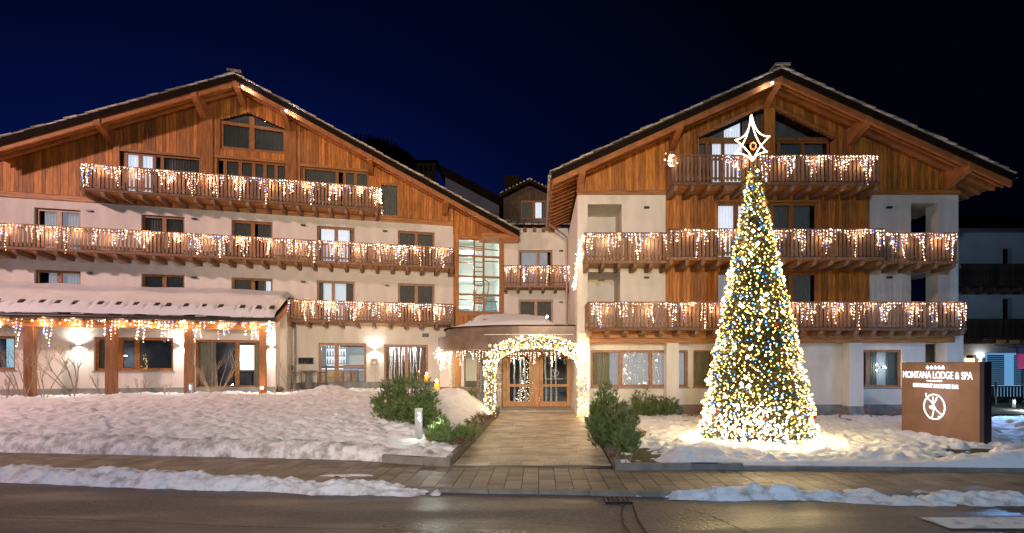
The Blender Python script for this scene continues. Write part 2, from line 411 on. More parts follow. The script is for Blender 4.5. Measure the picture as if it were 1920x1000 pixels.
# channel drain across the foot of the walk and the gully by the road
dr = tag(obj('channel_drain', None, None, (0, 0, 0)), 'narrow slotted metal drain across the foot of the entrance walk', 'drain')
MB().box(-1.7, 1.42, 10.36, 10.50, -.04, -.004).build('channel', M_dark, dr)
d_ = MB(); x = -1.7
while x < 1.4: d_.box(x, x + .022, 10.37, 10.49, -.01, .006); x += .045
d_.box(-1.7, 1.42, 10.35, 10.37, -.02, .008); d_.box(-1.7, 1.42, 10.49, 10.51, -.02, .008)
d_.build('grate_bars', M_metal, dr, kind='stuff')
gx, gy = gp(1158, 939, -.05)
dg = tag(obj('gully_grate', None, None, (gx, gy, -.04)), 'square iron gully grate sunk in the road edge', 'drain')
MB().box(-.2, .2, -.17, .17, -.05, .002).build('pit', M_dark, dg)
d_ = MB()
for i in range(6): d_.box(-.2 + i * .072, -.2 + i * .072 + .035, -.17, .17, .0, .014)
for i in range(4): d_.box(-.2, .195, -.17 + i * .10, -.14 + i * .10, .001, .016)
d_.build('bars', M_metal, dg, kind='stuff')

# ------------------------------------------------------------------ snow
def lerp(a, b, t): return a + (b - a) * t
def garden_left_h(X, Y):
    front = gardY(X)
    d = Y - front
    up = np.clip(d / .38, 0, 1); bank = np.sqrt(np.clip(up * (2 - up), 0, 1))
    top = .36 + np.clip((Y - 12.2) / 6.8, 0, 1) * .50
    # falls towards the entrance walk
    side = np.clip((-1.85 - X) / 2.6, 0, 1); side = side * side * (3 - 2 * side)
    top = lerp(.17 + 0 * X, top, np.clip(side + .0, 0, 1))
    h = top * bank
    h += np.exp(-((X + 2.95) / 1.0) ** 2 - ((Y - 20.6) / 1.6) ** 2) * .62 * np.clip((-1.75 - X) / .5, 0, 1)
    h += np.exp(-((X + 8.3) / .8) ** 2 - ((Y - 21.2) / .8) ** 2) * .38
    h += np.exp(-((X + 13.5) / 2.8) ** 2 - ((Y - 19.6) / .8) ** 2) * .06
    n = fbm(X * 1.1, Y * .9, 11, 3) * .10 + (np.abs(fbm(X * 2.6, Y * 2.2, 21, 2)) - .25) * .13 + fbm(X * 5.5, Y * 7.5, 31, 3) * .085
    h += n * np.clip(d / .5, .25, 1) * np.clip(d * 8, 0, 1)
    face = np.clip(1 - np.abs(d - .15) / .3, 0, 1)
    return h, face
xs = np.linspace(-26, -1.78, 620)
vv = np.concatenate([np.linspace(-.02, .5, 26)[:-1], np.linspace(.5, 4, 80)[:-1], np.linspace(4, 16, 150)])
X, V = np.meshgrid(xs, vv)
Yg = gardY(X) + V + fbm(X * 1.3, V * 0, 5, 4) * .10 * np.exp(-V * 1.2)
H, _ = garden_left_h(X, np.maximum(Yg, gardY(X)))
H = np.where(V < 0, -.02, H)
d0 = Yg - gardY(X)
# only snow to the wall; drop bare soil right at the front-left where ground shows
snowL = gridmesh('snow_lawn', X, Yg, H - .005, M_snow, kind='structure')
snowL.data.materials.append(M_snowdirty)
mi = np.zeros(len(snowL.data.polygons), dtype=np.int32)
nx = len(xs) - 1
for r_i in range(23): mi[r_i * nx:(r_i + 1) * nx] = 1
snowL.data.polygons.foreach_set('material_index', mi)

def garden_right_h(X, Y):
    d = Y - gardY(X)
    h = .13 + np.clip((Y - 11) / 9, 0, 1) * -.05 + 0 * X
    h += np.exp(-((X - 2.9) / .9) ** 2 - ((Y - 10.9) / .45) ** 2) * .17
    h += np.exp(-((X - 9.6) / 1.4) ** 2 - ((Y - 10.2) / .65) ** 2) * .24
    h += np.clip((X - 12.0) / 3, 0, 1) * .5 * np.clip((Y - 11.5) / 3, 0, 1) * np.clip((18.5 - Y) / 3, 0, 1)
    n = fbm(X * 1.0, Y * .9, 41, 3) * .09 + (np.abs(fbm(X * 2.8, Y * 2.4, 51, 2)) - .22) * .14 + fbm(X * 6, Y * 8, 61, 3) * .08
    h = h + n * np.clip(d / .4, 0, 1) * np.clip((21.2 - Y) / 1.0, .2, 1)
    return h * np.clip((d + .05) / .16, 0, 1) ** .5 - .03 * np.clip(-d / .05, 0, 1)
xs = np.linspace(1.6, 24, 560); vv = np.concatenate([np.linspace(-.05, 3, 100)[:-1], np.linspace(3, 16, 170)])
X, V = np.meshgrid(xs, vv); Yg = gardY(X) + V
X = np.maximum(X, 1.60 + np.clip(Yg - 10.3, 0, 9) * .036)
H = garden_right_h(X, Yg)
# melted holes round the sign and the shrubs
melt = np.exp(-((X - 10.1) / 1.0) ** 2 - ((Yg - 12.0) / .55) ** 2) * .24 + np.exp(-((X - 2.1) / .5) ** 2 - ((Yg - 11.2) / 1.2) ** 2) * .33 \
     + np.exp(-((X - 9.0) / .7) ** 2 - ((Yg - 11.2) / .25) ** 2) * .14 + np.exp(-((Yg - 20.9) / .35) ** 2) * .16
H = H - melt * (1 + .8 * fbm(X * 3, Yg * 3, 71, 3))
H = np.where((X > 1.45) & (Yg > 21.2) & (X < 16.6), -.1, H)
gridmesh('snow_garden', X, Yg, H, M_snow, kind='structure')
X, Y2 = np.meshgrid(np.linspace(1.60, 24, 200), np.linspace(0, 1, 60)); Y2 = gardY(X) + .0 + Y2 * 13
gridmesh('garden_soil', np.maximum(X, 1.66 + np.clip(Y2 - 10.3, 0, 9) * .036), Y2, .045 + .03 * fbm(X * 4, Y2 * 4, 91, 3), M_soil, kind='structure')

def ridge(name, x0, x1, hfun, wfun, seed, off=-.12):
    xs = np.linspace(x0, x1, int((x1 - x0) * 26)); vs = np.linspace(-1, 1, 34)
    X, V = np.meshgrid(xs, vs)
    end = np.clip((X - x0) / .8, 0, 1) * np.clip((x1 - X) / .9, 0, 1); end = np.sqrt(end)
    W_ = wfun(X) * (.35 + .65 * end); Y = kerbY(X) + off + V * W_ + fbm(X * 1.2, V * .4, seed, 4) * .16 + fbm(X * 7, V * 1.5, seed + 5, 3) * .05
    prof = np.clip(1 - np.abs(V) ** 2.2, 0, 1)
    H = -.065 + hfun(X) * prof * end * (1 + .55 * fbm(X * 1.6, V, seed + 3, 3)) + prof * (fbm(X * 5, Y * 7, seed + 9, 4) * .11)
    return gridmesh(name, X, Y, H, M_snowdirty if False else M_snowmix, kind='structure')
M_snowmix = snow_mat('ploughed_snow', (.33, .30, .26), .57)
ridge('snow_ridge', -16, -1.55, lambda x: np.interp(x, [-16, -6, -3, -1.5], [.23, .21, .13, .06]), lambda x: .36 + 0 * x, 101, off=-.10)
ridge('snow_ridge', 1.95, 5.3, lambda x: np.interp(x, [1.9, 2.6, 4, 5.3], [.04, .17, .14, .05]), lambda x: .25 + 0 * x, 131, off=-.02)
ridge('snow_ridge', 4.2, 16, lambda x: .075 + 0 * x, lambda x: np.interp(x, [4, 6, 9], [.3, .5, .36]), 151, off=-.1)
def smear(name, pxl, seed, h=.018):
    for k, (px, py, rx, ry) in enumerate(pxl):
        x, y = gp(px, py, -.04); n = 26
        A, B = np.meshgrid(np.linspace(-1, 1, 46), np.linspace(-1, 1, 20))
        rr = A ** 2 + B ** 2 + fbm(A * 7, B * 2.4, seed + k, 4) * 2.2
        Z = -.075 + (.04 + h) * np.clip(1.25 - rr, 0, 1) ** .5
        gridmesh(name, x + A * rx, y + B * ry, Z, M_snowmix, kind='structure')
smear('slush', [(1230, 927, .35, .06)], 171, .004)
# low snow remnants on the pavement
def remnant(px, py, rx, ry, s):
    x, y = gp(px, py, 0); A, B = np.meshgrid(np.linspace(-1, 1, 40), np.linspace(-1, 1, 16))
    rr = A ** 2 + B ** 2 + fbm(A * 3, B * 1.5, s, 4) * 1.5
    gridmesh('snow_patch', x + A * rx, y + B * ry, -.02 + .036 * np.clip(1.0 - rr, 0, 1) ** .4, M_snowmix, kind='structure')
for a in [(110, 880, .9, .05, 1), (230, 884, .45, .05, 2), (650, 892, .5, .10, 3)]: remnant(*a)
def lump(px, py, r, h, s, z=.05):
    x, y = gp(px, py, z); A, B = np.meshgrid(np.linspace(-1, 1, 24), np.linspace(-1, 1, 20))
    gridmesh('snow_lump', x + A * r, y + B * r * .7, z - .05 + (h + .05) * np.clip(1 - A ** 2 - B ** 2, 0, 1) ** .7 * (1 + .6 * fbm(A * 2, B * 2, s, 3)), M_snow, kind='structure')
lump(1797, 838, .26, .14, 5, .08); lump(1690, 800, .2, .1, 6); lump(1880, 850, .3, .14, 7); lump(1398, 838, .15, .12, 8); lump(1285, 868, .5, .1, 9)

ORD = ('first', 'second', 'third', 'fourth', 'fifth', 'sixth', 'seventh', 'eighth', 'ninth', 'tenth', 'eleventh', 'twelfth', 'thirteenth')
# ------------------------------------------------------------------ building helpers
def wall_grid(u0, u1, z0, z1, holes, y0, y1, mb=None):
    mb = mb or MB()
    us = sorted({u0, u1, *[h[0] for h in holes], *[h[1] for h in holes]}); us = [u for u in us if u0 - 1e-6 <= u <= u1 + 1e-6]
    zs = sorted({z0, z1, *[h[2] for h in holes], *[h[3] for h in holes]}); zs = [z for z in zs if z0 - 1e-6 <= z <= z1 + 1e-6]
    nu, nz = len(us) - 1, len(zs) - 1
    def solid(i, j):
        if i < 0 or j < 0 or i >= nu or j >= nz: return False
        c = (us[i] + us[i + 1]) / 2; d = (zs[j] + zs[j + 1]) / 2
        return not any(h[0] < c < h[1] and h[2] < d < h[3] for h in holes)
    for i in range(nu):
        for j in range(nz):
            if not solid(i, j): continue
            a, b, c, d = us[i], us[i + 1], zs[j], zs[j + 1]
            mb.add([(a, y0, c), (b, y0, c), (b, y0, d), (a, y0, d)], [(0, 1, 2, 3)])
            mb.add([(a, y1, c), (b, y1, c), (b, y1, d), (a, y1, d)], [(3, 2, 1, 0)])
            if not solid(i - 1, j): mb.add([(a, y0, c), (a, y0, d), (a, y1, d), (a, y1, c)], [(0, 1, 2, 3)])
            if not solid(i + 1, j): mb.add([(b, y0, c), (b, y1, c), (b, y1, d), (b, y0, d)], [(0, 1, 2, 3)])
            if not solid(i, j - 1): mb.add([(a, y0, c), (a, y1, c), (b, y1, c), (b, y0, c)], [(0, 1, 2, 3)])
            if not solid(i, j + 1): mb.add([(a, y0, d), (b, y0, d), (b, y1, d), (a, y1, d)], [(0, 1, 2, 3)])
    return mb
def boards(mb, u0, u1, zlo, zhi, holes, y0, y1, w=.135):
    n = max(1, round((u1 - u0) / w)); w = (u1 - u0) / n
    for i in range(n):
        a = u0 + i * w + .004; b = a + w - .008; lo = zlo; top = min(zhi(a), zhi(b))
        dy = rnd.uniform(0, .008)
        segs = [(lo, None)]
        cuts = sorted([(h[2], (h[3] if not callable(h[3]) else h[3]((a + b) / 2))) for h in holes if h[0] < (a + b) / 2 < h[1]])
        cur = lo
        for (c0, c1) in cuts:
            if c0 > cur + .02: 
                if min(c0, top) > cur: mb.box(a, b, y0 - dy, y1, cur, min(c0, top))
            cur = max(cur, c1)
        if cur < min(zhi(a), zhi(b)) - .02:
            mb.prism([(a, cur), (b, cur), (b, zhi(b)), (a, zhi(a))], y0 - dy, y1)
def curtain(parent, u0, u1, z0, z1, y, m, name='curtain', amp=.03, wave=.11):
    n = max(6, int((u1 - u0) / wave * 6)); vs = []; fs = []
    ph = rnd.random() * 6
    for i in range(n + 1):
        u = u0 + (u1 - u0) * i / n; yy = y + amp * math.sin(ph + u * 2 * math.pi / wave) * (.7 + .3 * math.sin(u * 9 + ph))
        vs += [(u, yy, z0), (u, yy, z1)]
    for i in range(n): fs.append((2 * i, 2 * i + 2, 2 * i + 3, 2 * i + 1))
    return MB().add(vs, fs).build(name, m, parent, smooth=True)
def window(parent, u0, u1, z0, z1, y, splits=(.5,), curt=None, fw=.09, rails=(), sill=False, glass=None, top=None, name='window', gaps=None, depth=.07):
    """frame with mullions; splits are fractions; curt: list of (f0,f1,material) ; top(u) gives a raking head"""
    T = (lambda u: z1) if top is None else top
    mb = MB()
    mb.box(u0, u1, y, y + depth, z0, z0 + fw)
    mb.prism([(u0, z0 + fw), (u0 + fw, z0 + fw), (u0 + fw, T(u0 + fw) - fw), (u0, T(u0) - fw)], y, y + depth)
    mb.prism([(u1 - fw, z0 + fw), (u1, z0 + fw), (u1, T(u1) - fw), (u1 - fw, T(u1 - fw) - fw)], y, y + depth)
    mb.prism([(u0, T(u0) - fw), (u1, T(u1) - fw), (u1, T(u1)), (u0, T(u0))], y - .002, y + depth)
    for s in splits:
        c = u0 + (u1 - u0) * s; h = fw * .8
        mb.prism([(c - h, z0 + fw), (c + h, z0 + fw), (c + h, T(c + h) - fw), (c - h, T(c - h) - fw)], y - .004, y + depth + .004)
    for r in rails:
        z = z0 + (z1 - z0) * r; mb.box(u0 + fw, u1 - fw, y + .003, y + depth - .003, z - .05, z + .05)
    if sill: mb.box(u0 - .05, u1 + .05, y - .16, y + .02, z0 - .05, z0 - .003, 1)
    o = mb.build(name, [M_frame, M_plinth], parent)
    ed = [0, *splits, 1]
    for a, b in zip(ed[:-1], ed[1:]):
        a_ = u0 + (u1 - u0) * a + .03; b_ = u0 + (u1 - u0) * b - .03
        MB().add([(a_, y + .035, z0 + .03), (b_, y + .035, z0 + .03), (b_, y + .035, T(b_) - .03), (a_, y + .035, T(a_) - .03)], [(0, 1, 2, 3)]).build('pane', glass or M_glass, o)
    for (f0, f1, m) in (curt or []):
        a_ = u0 + (u1 - u0) * f0; b_ = u0 + (u1 - u0) * f1
        n = max(6, int((b_ - a_) / .11 * 6)); vs = []; fs = []; ph = rnd.random() * 6
        for i in range(n + 1):
            u = a_ + (b_ - a_) * i / n; yy = y + .19 + .03 * math.sin(ph + u * 57)
            vs += [(u, yy, z0), (u, yy, T(u))]
        for i in range(n): fs.append((2 * i, 2 * i + 2, 2 * i + 3, 2 * i + 1))
        MB().add(vs, fs).build('curtain', m, o, smooth=True)
    return o
def cavity(mb, u0, u1, z0, z1, y0=.1, y1=.9):        # a dark room behind a window, open to the front
    a, b = u0 - .05, u1 + .05; c, d = z0 - .02, z1 + .05
    mb.add([(a, y0, c), (b, y0, c), (b, y0, d), (a, y0, d), (a, y1, c), (b, y1, c), (b, y1, d), (a, y1, d)],
           [(4, 5, 6, 7), (0, 4, 7, 3), (1, 2, 6, 5), (0, 1, 5, 4), (3, 7, 6, 2)])
PITCH = .146
def balcony(parent, u0, u1, yf, yw, zf, zr, ends=(True, True), jstep=.62, jlen=None, under=True, slant=0.0, jh=.17, kit={}):
    """floor, rails and posts in one mesh; slats and joists are pieces of it"""
    mb = MB()
    mb.box(u0, u1, yf + .03, yw - .003, zf - .07, zf)                      # deck
    mb.box(u0 - .02, u1 + .02, yf - .01, yf + .05, zf - .12, zf - .02)     # fascia
    mb.box(u0 - .03, u1 + .03, yf - .045, yf + .065, zr - .045, zr)        # handrail
    mb.box(u0, u1, yf + .012, yf + .05, zr - .19, zr - .11)                # rail behind the slats
    mb.box(u0, u1, yf + .012, yf + .05, zf + .10, zf + .17)
    n = max(2, int((u1 - u0) / 1.9)); 
    for i in range(n + 1):
        u = u0 + .04 + (u1 - u0 - .08) * i / n; mb.box(u - .035, u + .035, yf + .05, yf + .11, zf, zr - .05)
    for e, u in zip(ends, (u0, u1)):
        if e: mb.box(u - .03, u + .03, yf, yw, zr - .045, zr - .002); mb.box(u - .02, u + .02, yf + .05, yw, zf + .1, zf + .17)
    o = mb.build('balcony', M_slat, parent)
    hh = zr - .05 - (zf + .01)
    key = ('s', round(hh, 2))
    if key not in kit: kit[key] = MB().box(-.046, .046, -.011, .011, 0, hh).mesh('slat', M_slat)
    m = int(round((u1 - u0) / PITCH)); p = (u1 - u0) / m
    for i in range(m): obj('slat', kit[key], o, (u0 + (i + .5) * p, yf, zf + .012 + rnd.uniform(-.004, .004)))
    for e, u in zip(ends, (u0, u1)):
        if e:
            q = MB(); yy = yf + .1
            while yy < yw - .1: q.box(u - .011, u + .011, yy, yy + .104, zf + .012, zr - .05); yy += PITCH
            q.build('end_slats', M_slat, o, kind='stuff')
    L = (yw - yf) if jlen is None else jlen
    key = ('j', round(L, 2), jh)
    if key not in kit:
        kit[key] = MB().prismx([(0, 0), (L, 0), (L, -jh), (.14, -jh), (.02, -jh * .55)], -.065, .065).mesh('joist', M_joist)
    m = max(1, round((u1 - u0 - .15) / jstep))
    for i in range(m + 1): obj('joist', kit[key], o, (u0 + .08 + (u1 - u0 - .16) * i / m, yf + .02, zf - .125))
    if under:
        mb = MB(); nb = int((yw - yf) / .12)
        for i in range(nb): mb.box(u0 + .01, u1 - .01, yf + .05 + i * .12, yf + .05 + i * .12 + .112, zf - .1, zf - .072)
        mb.build('underside_boards', M_boardH, o, kind='stuff')
    return o
def icicles(frame, u0, u1, z, y, seed, label, group='icicle light curtains', density=1.08, drop=.88, lights=True, power=10, name='icicle_lights', cluster=.95, step=1.25, bright=1.0):
    r = random.Random(seed); o = root(name, frame.W(0, 0, 0), frame.rz, label, 'fairy lights', group)
    wire = MB(); bl = MB(); u = u0; pts = []
    off = r.random() * cluster; yy0 = y
    zz = z - .03; prev = None
    while u < u1:
        f = ((u + off) % cluster) / cluster
        skew = abs(f - .42) / .5
        L = drop * max(.14, 1.12 - skew * 1.05) * r.uniform(.35, 1.2)
        cur = (u, y - .015, zz + .02 * math.sin(u * 5)); 
        if prev: wire.tube(prev, cur, .004, .004, 3, cap=False)
        prev = cur
        if r.random() < .86:
            uu = u; z1 = cur[2]; k = 0; zb = z1 - r.uniform(0, .05)
            last = cur
            while zb > z1 - L:
                p = (uu, y - .02 + r.uniform(-.012, .012), zb)
                wire.tube(last, p, .0025, .0025, 3, cap=False); last = p
                t = r.random(); mi = 0 if t < .66 else (1 if t < .87 else 2)
                rad = r.choice((.012, .016, .021, .027)) * bright
                if r.random() < .05: rad *= 1.55; mi = 1
                bl.octa(p, rad, mi)
                zb -= r.uniform(.075, .15) / density; uu += r.uniform(-.03, .03)
        u += r.uniform(.07, .14) / density
    wire.build('wire', M_wire, o)
    bl.build('bulbs', [M_warm, M_white, M_blue], o, kind='stuff')
    if lights:
        n = max(1, round((u1 - u0) / step))
        for i in range(n): lamp(o, (u0 + (u1 - u0) * (i + .5) / n + r.uniform(-.2, .2), y - .13, z - r.uniform(.12, .4)), power * r.uniform(.7, 1.3), (1, .62, .34), .025)
    return o
def gable_roof(parent, ridge, left, right, y0, y1, thick=.16, purlins=(), back_beams=True, name='roof', rz=0, soffitmat=None):
    """ridge/left/right are (u,z) of the top edge at the verge plane y0"""
    (ur, zr), (ul, zl), (u2, z2) = ridge, left, right
    sl = (zr - zl) / (ur - ul); s2 = (zr - z2) / (u2 - ur)
    def ztop(u): return zr - (ur - u) * sl if u < ur else zr - (u - ur) * s2
    mb = MB()
    mb.prism([(ul, zl), (ur, zr), (u2, z2), (u2, z2 - thick), (ur, zr - thick), (ul, zl - thick)], y0 + .02, y1)
    o = mb.build(name, soffitmat or M_soffit, parent)
    for (a, b, s) in ((ul, ur, sl), (ur, u2, -s2)):
        e = MB()
        e.prism([(a, ztop(a) - .03), (b, ztop(b) - .03), (b, ztop(b) - .27), (a, ztop(a) - .27)], y0 - .045, y0 + .018)
        e.build('bargeboard', M_darkroof, o)
        for k, yy in enumerate((y0 + .06, y0 + .42, y0 + .80)):
            e = MB(); t0 = thick + .002; h = (.46, .36, .36)[k]
            aa = a + (.05 if a == ul else 0); bb = b - (.05 if b == u2 else 0)
            e.prism([(aa, ztop(aa) - t0), (bb, ztop(bb) - t0), (bb, ztop(bb) - h), (aa, ztop(aa) - h)], yy, yy + (.12, .1, .1)[k])
            e.build('verge_rafter', M_beam, o)
    # stone slabs laid along the verge
    for (a, b) in ((ul, ur), (ur, u2)):
        n = int(abs(b - a) / .36); 
        for i in range(n):
            u = a + (b - a) * (i + .5) / n; s = sl if b == ur else -s2
            L = rnd.uniform(.22, .27); h = rnd.uniform(.035, .06); tilt = math.atan(s) - (math.copysign(.07, s))
            q = MB(); q.box(-L, L, -rnd.uniform(.06, .14), .9, 0, h)
            t = obj('roof_tile', q.mesh('roof_tile', M_stone), o, (u, y0, ztop(u) + rnd.uniform(0, .015)), rot=(0, -tilt, 0))
    q = MB(); q.box(-.28, .28, -.16, .8, 0, .07); obj('roof_tile', q.mesh('roof_tile', M_stone), o, (ur, y0, zr + .07))
    return o, ztop
def purlin(parent, u, ztop, y0, y1, w=.24, h=.34, name='purlin'):
    z = ztop
    poly = [(y0, z), (y1, z), (y1, z - h - .34), (y0 + (y1 - y0) * .8, z - h - .28), (y0 + (y1 - y0) * .5, z - h - .12), (y0 + .06, z - h), (y0, z - h + .03)]
    return MB().prismx(poly, u - w / 2, u + w / 2).build(name, M_beam, parent)
def wall_light(frame, parent_label, u, y, z, power, name='wall_light', col=(.95, 1.0, .88), group='up and down wall lights'):
    o = root(name, frame.W(u, y, z), frame.rz, parent_label, 'wall light', group)
    MB().prismz([(-.11, 0), (.11, 0), (.11, -.05), (.07, -.09), (-.07, -.09), (-.11, -.05)], -.03, .03).build('housing', M_lampmetal, o)
    MB().box(-.07, .07, -.075, -.02, .03, .034).box(-.07, .07, -.075, -.02, -.034, -.03).build('lens', M_lampglow, o)
    for s in (1, -1):
        lamp(o, (0, -.13, .07 * s), power, col, .05, 'SPOT', rot=(R(180) if s > 0 else 0, 0, 0), spot=R(165)).data.spot_blend = 1.0
    return o
def small_box(frame, u, y, z, label, group):
    o = root('wall_spotlight', frame.W(u, y, z), frame.rz, label, 'wall light', group)
    MB().box(-.10, .10, -.10, -.001, -.035, .035).build('housing', M_metal, o)
    MB().box(-.06, .06, -.085, -.03, -.038, -.0355).build('lens', M_dark, o)

# ------------------------------------------------------------------ the left chalet
LF = Frame((-4.439, 26.958), (3.82, 1)); RF = Frame((1.53, 21.0), (1, 0))
lb = root('chalet_building', LF.W(0, 0), LF.rz, 'long white and larch chalet hotel with three lit balconies, left of the entrance', 'building')
UL = -19.6; UE = LF.u(0, 850); UT = LF.u(0, 946); ZW = 9.05
B = -1.3
zr_mid = LF.z(B, 500, 445.5); zr_top = LF.z(B, 430, 328.5); zr_low = LF.z(B, 700, 566)
zf_mid = LF.z(B, 850, 500); zf_top = zr_top - .98; zf_low = zf_mid - 2.68
G0 = .86
wins = []
holes = []
def LW(px0, px1, py, y=0): return LF.u(y, px0), LF.u(y, px1), LF.z(y, px0, py)
lit = M_curtlit; dim = M_curt; soft = M_curtlit2
row2 = [(64, 151, 389, [(.12, .62, soft), (.62, 1, soft)]), (265, 346, 402, [(0, 1, dim)]), (434, 511, 412, [(0, .45, dim), (.6, 1, dim)]), (594, 665, 423, [(.08, .45, lit), (.5, .85, lit), (.85, 1, dim)]), (746, 815, 432, [(0, 1, dim)])]
row1 = [(64, 151, 505, [(.2, .62, soft), (.62, 1, soft)]), (265, 346, 513, [(0, 1, dim)]), (434, 511, 520, [(0, .45, dim), (.6, .8, dim), (.8, 1, lit)]), (594, 665, 526, [(0, .15, dim), (.75, 1, dim)]), (746, 815, 531, [(0, 1, dim)])]
cav = MB()
for rowi, (row, zf) in enumerate(((row2, zf_mid), (row1, zf_low))):
    for (a, c, py, cu) in row:
        u0, u1, z1 = LW(a, c, py); holes.append((u0, u1, zf + .04, z1)); wins.append((u0, u1, zf + .04, z1, cu)); cavity(cav, u0, u1, zf, z1, .12)
# restaurant openings on the ground floor
rd0, rd1, rdz = LW(597, 687, 643); rdb = G0 + .02
rw0, rw1, rwz = LW(720, 803, 646); rwb = LF.z(0, 720, 715)
holes += [(rd0, rd1, G0 + .02, rdz), (rw0, rw1, rwb, rwz)]
wall_grid(UL, UE, -.1, ZW, holes, 0, .3).build('wall', M_plaster, lb)
cav.build('room_shadow', M_dark, lb)
MB().box(LF.u(0, 553), UE, -.03, -.003, -.1, G0 + .32).build('plinth', M_plinth, lb)
for k, (u0, u1, z0, z1, cu) in enumerate(wins):
    if k == 8:
        w_ = window(lb, u0, u1, z0, z1, .14, (.42,), cu)
        MB().add([(u0, .85, z0), (u1, .85, z0), (u1, .85, z1), (u0, .85, z1)], [(0, 1, 2, 3)]).build('lit_room', mat('lit_room_wall', (.7, .7, .68), .9, emit=(.85, .92, 1), estr=.6, var=.1, sample=False), w_)
    else: window(lb, u0, u1, z0, z1, .14, (.5 if k not in (2, 7) else .5,), cu, fw=.1)
# wooden gable
vY = B - .06
ridge = LF.hit(vY, 440, 139); le = LF.hit(vY, -40, 271); re_ = LF.hit(vY, 974, 433)
lroof, zt = gable_roof(lb, ridge, (ridge[0] - (ridge[0] - le[0]), le[1]), re_, vY, 9.0)
zw = lambda u: zt(u) - .175
def LH(p0, p1, ty, by): return (LF.u(0, p0), LF.u(0, p1), LF.z(0, p0, by), LF.z(0, p0, ty))
gh = []
b1 = LH(228, 376, 284, 350); b2 = LH(405, 538, 296, 360); b3 = LH(562, 692, 312, 372)
b1 = (b1[0], b1[1], zf_top + .03, b1[3]); b2 = (b2[0], b2[1], zf_top + .03, b2[3]); b3 = (b3[0], b3[1], zf_top + .03, b3[3])
b4 = LH(712, 748, 343, 405)
tA = LF.hit(0, 412, 226); tP = LF.hit(0, 466, 212); tB = LF.hit(0, 537, 244); tb = LF.z(0, 412, 279)
mU = LF.u(0, 472)
s1 = (tP[1] - tA[1]) / (tP[0] - tA[0]); s2 = (tP[1] - tB[1]) / (tB[0] - tP[0])
topf = lambda u: (tP[1] + .02 - (tP[0] - u) * s1) if u < tP[0] else tP[1] + .02 - (u - tP[0]) * s2
big = (tA[0], tB[0], tb, topf)
gh = [b1, b2, b3, b4, big]
mb = MB(); boards(mb, UL, LF.u(0, 850), ZW + .22, zw, gh, -.03, .05)
mb.build('cladding_boards', M_board, lb, kind='stuff')
# dark backing with the same openings
bk = MB(); n = 160
for i in range(n):
    a = UL + (UT - UL) * i / n; c = UL + (UT - UL) * (i + 1) / n; m_ = (a + c) / 2; cur = ZW - .01
    for h in sorted([h for h in gh if h[0] < m_ < h[1]], key=lambda h: h[2]):
        if h[2] > cur and m_ < UE: bk.prism([(a, cur), (c, cur), (c, h[2]), (a, h[2])], .06, .10)
        cur = h[3](m_) if callable(h[3]) else h[3]
    if m_ < UE or True: bk.prism([(a, cur), (c, cur), (c, max(cur + .01, zw(c))), (a, max(cur + .01, zw(a)))], .06, .10)
bk.build('gable_backing', M_dark, lb)
MB().box(UL, UE, -.07, -.002, ZW - .02, ZW + .20).build('base_beam', M_boardH, lb)
cav = MB()
for h in (b1, b2, b3, b4): cavity(cav, h[0], h[1], h[2], h[3], .12)
cavity(cav, big[0], big[1], big[2], tP[1] - .1, .12)
cav.build('room_shadow', M_dark, lb)
window(lb, b1[0], b1[1], b1[2], b1[3], .06, (.04, .22, .40, .5), [(.05, .21, M_curtlit), (.23, .39, M_curtlit), (.52, .97, dim)], fw=.08)
window(lb, b2[0], b2[1], b2[2], b2[3], .06, (.12, .33, .52, .68, .84), [(.13, .5, dim), (.54, .97, dim)], fw=.09)
window(lb, b3[0], b3[1], b3[2], b3[3], .06, (.05, .53, .64, .8), [(.08, .52, dim), (.66, .97, dim)], fw=.09)
window(lb, b4[0], b4[1], b4[2], b4[3], .02, (), [(0, 1, dim)], fw=.08)
window(lb, big[0], big[1], tb, tP[1], .03, ((mU - big[0]) / (big[1] - big[0]),), [(0, 1, dim)], fw=.14, top=topf)
mb = MB()
for (p0, p1, yt) in ((376, 400, 225), (538, 556, 250), (692, 706, 300), (214, 226, 280)):
    a, c = LF.u(0, p0), LF.u(0, p1); MB().box(a, c, -.10, -.032, zf_top, min(zw(a), zw(c)) - .02).build('post', M_board, lb)
MB().box(LF.u(0, 852), LF.u(0, 860), -.12, .1, .2, zw(LF.u(0, 856)) - .02).build('post', M_board, lb)
MB().box(b1[0] - .1, b3[1] + .1, -.14, -.035, b1[3] + .0, b1[3] + .09).build('head_trim', M_boardH, lb) if False else None
for h in (b1, b2, b3):
    MB().box(h[0] - .06, h[1] + .06, -.09, -.032, h[3] - .01, h[3] + .11).build('head_trim', M_boardH, lb)
for (px, hh) in ((180, .34), (362, .34), (442, .36), (530, .34), (693, .34), (838, .34)):
    u = LF.u(vY, px); purlin(lb, u, zt(u) - .175, vY + .01, -.03)
# stair tower: boards, glazed opening and the lit stairwell behind it
t0, t1 = LF.u(0, 857), LF.u(0, 938); tz1 = LF.z(0, 857, 446); tz0 = LF.z(0, 857, 586)
mb = MB(); boards(mb, UE + .03, UT, tz1 + .12, zw, [], -.03, .05); boards(mb, UE + .03, UT, LF.z(0, 857, 618), lambda u: tz0 - .1, [], -.03, .05)
mb.build('cladding_boards', M_board, lb, kind='stuff')
mb = MB(); mb.box(UE, t0, -.05, .3, -.1, tz1 + .12); mb.box(t1, UT + .02, -.05, .3, -.1, tz1 + .12); mb.box(t0, t1, -.05, .3, tz1, tz1 + .14); mb.box(t0, t1, -.04, .3, tz0 - .14, tz0)
mb.box(UE, UT, .0, .3, 2.6, tz0 - .14)
mb.box(LF.u(B, 905), LF.u(B, 975), B + .1, .1, zt(re_[0]) - .38, zt(re_[0]) - .16)
mb.build('tower_frame', M_boardH, lb)
sw = tag(obj('stair_window', None, lb))
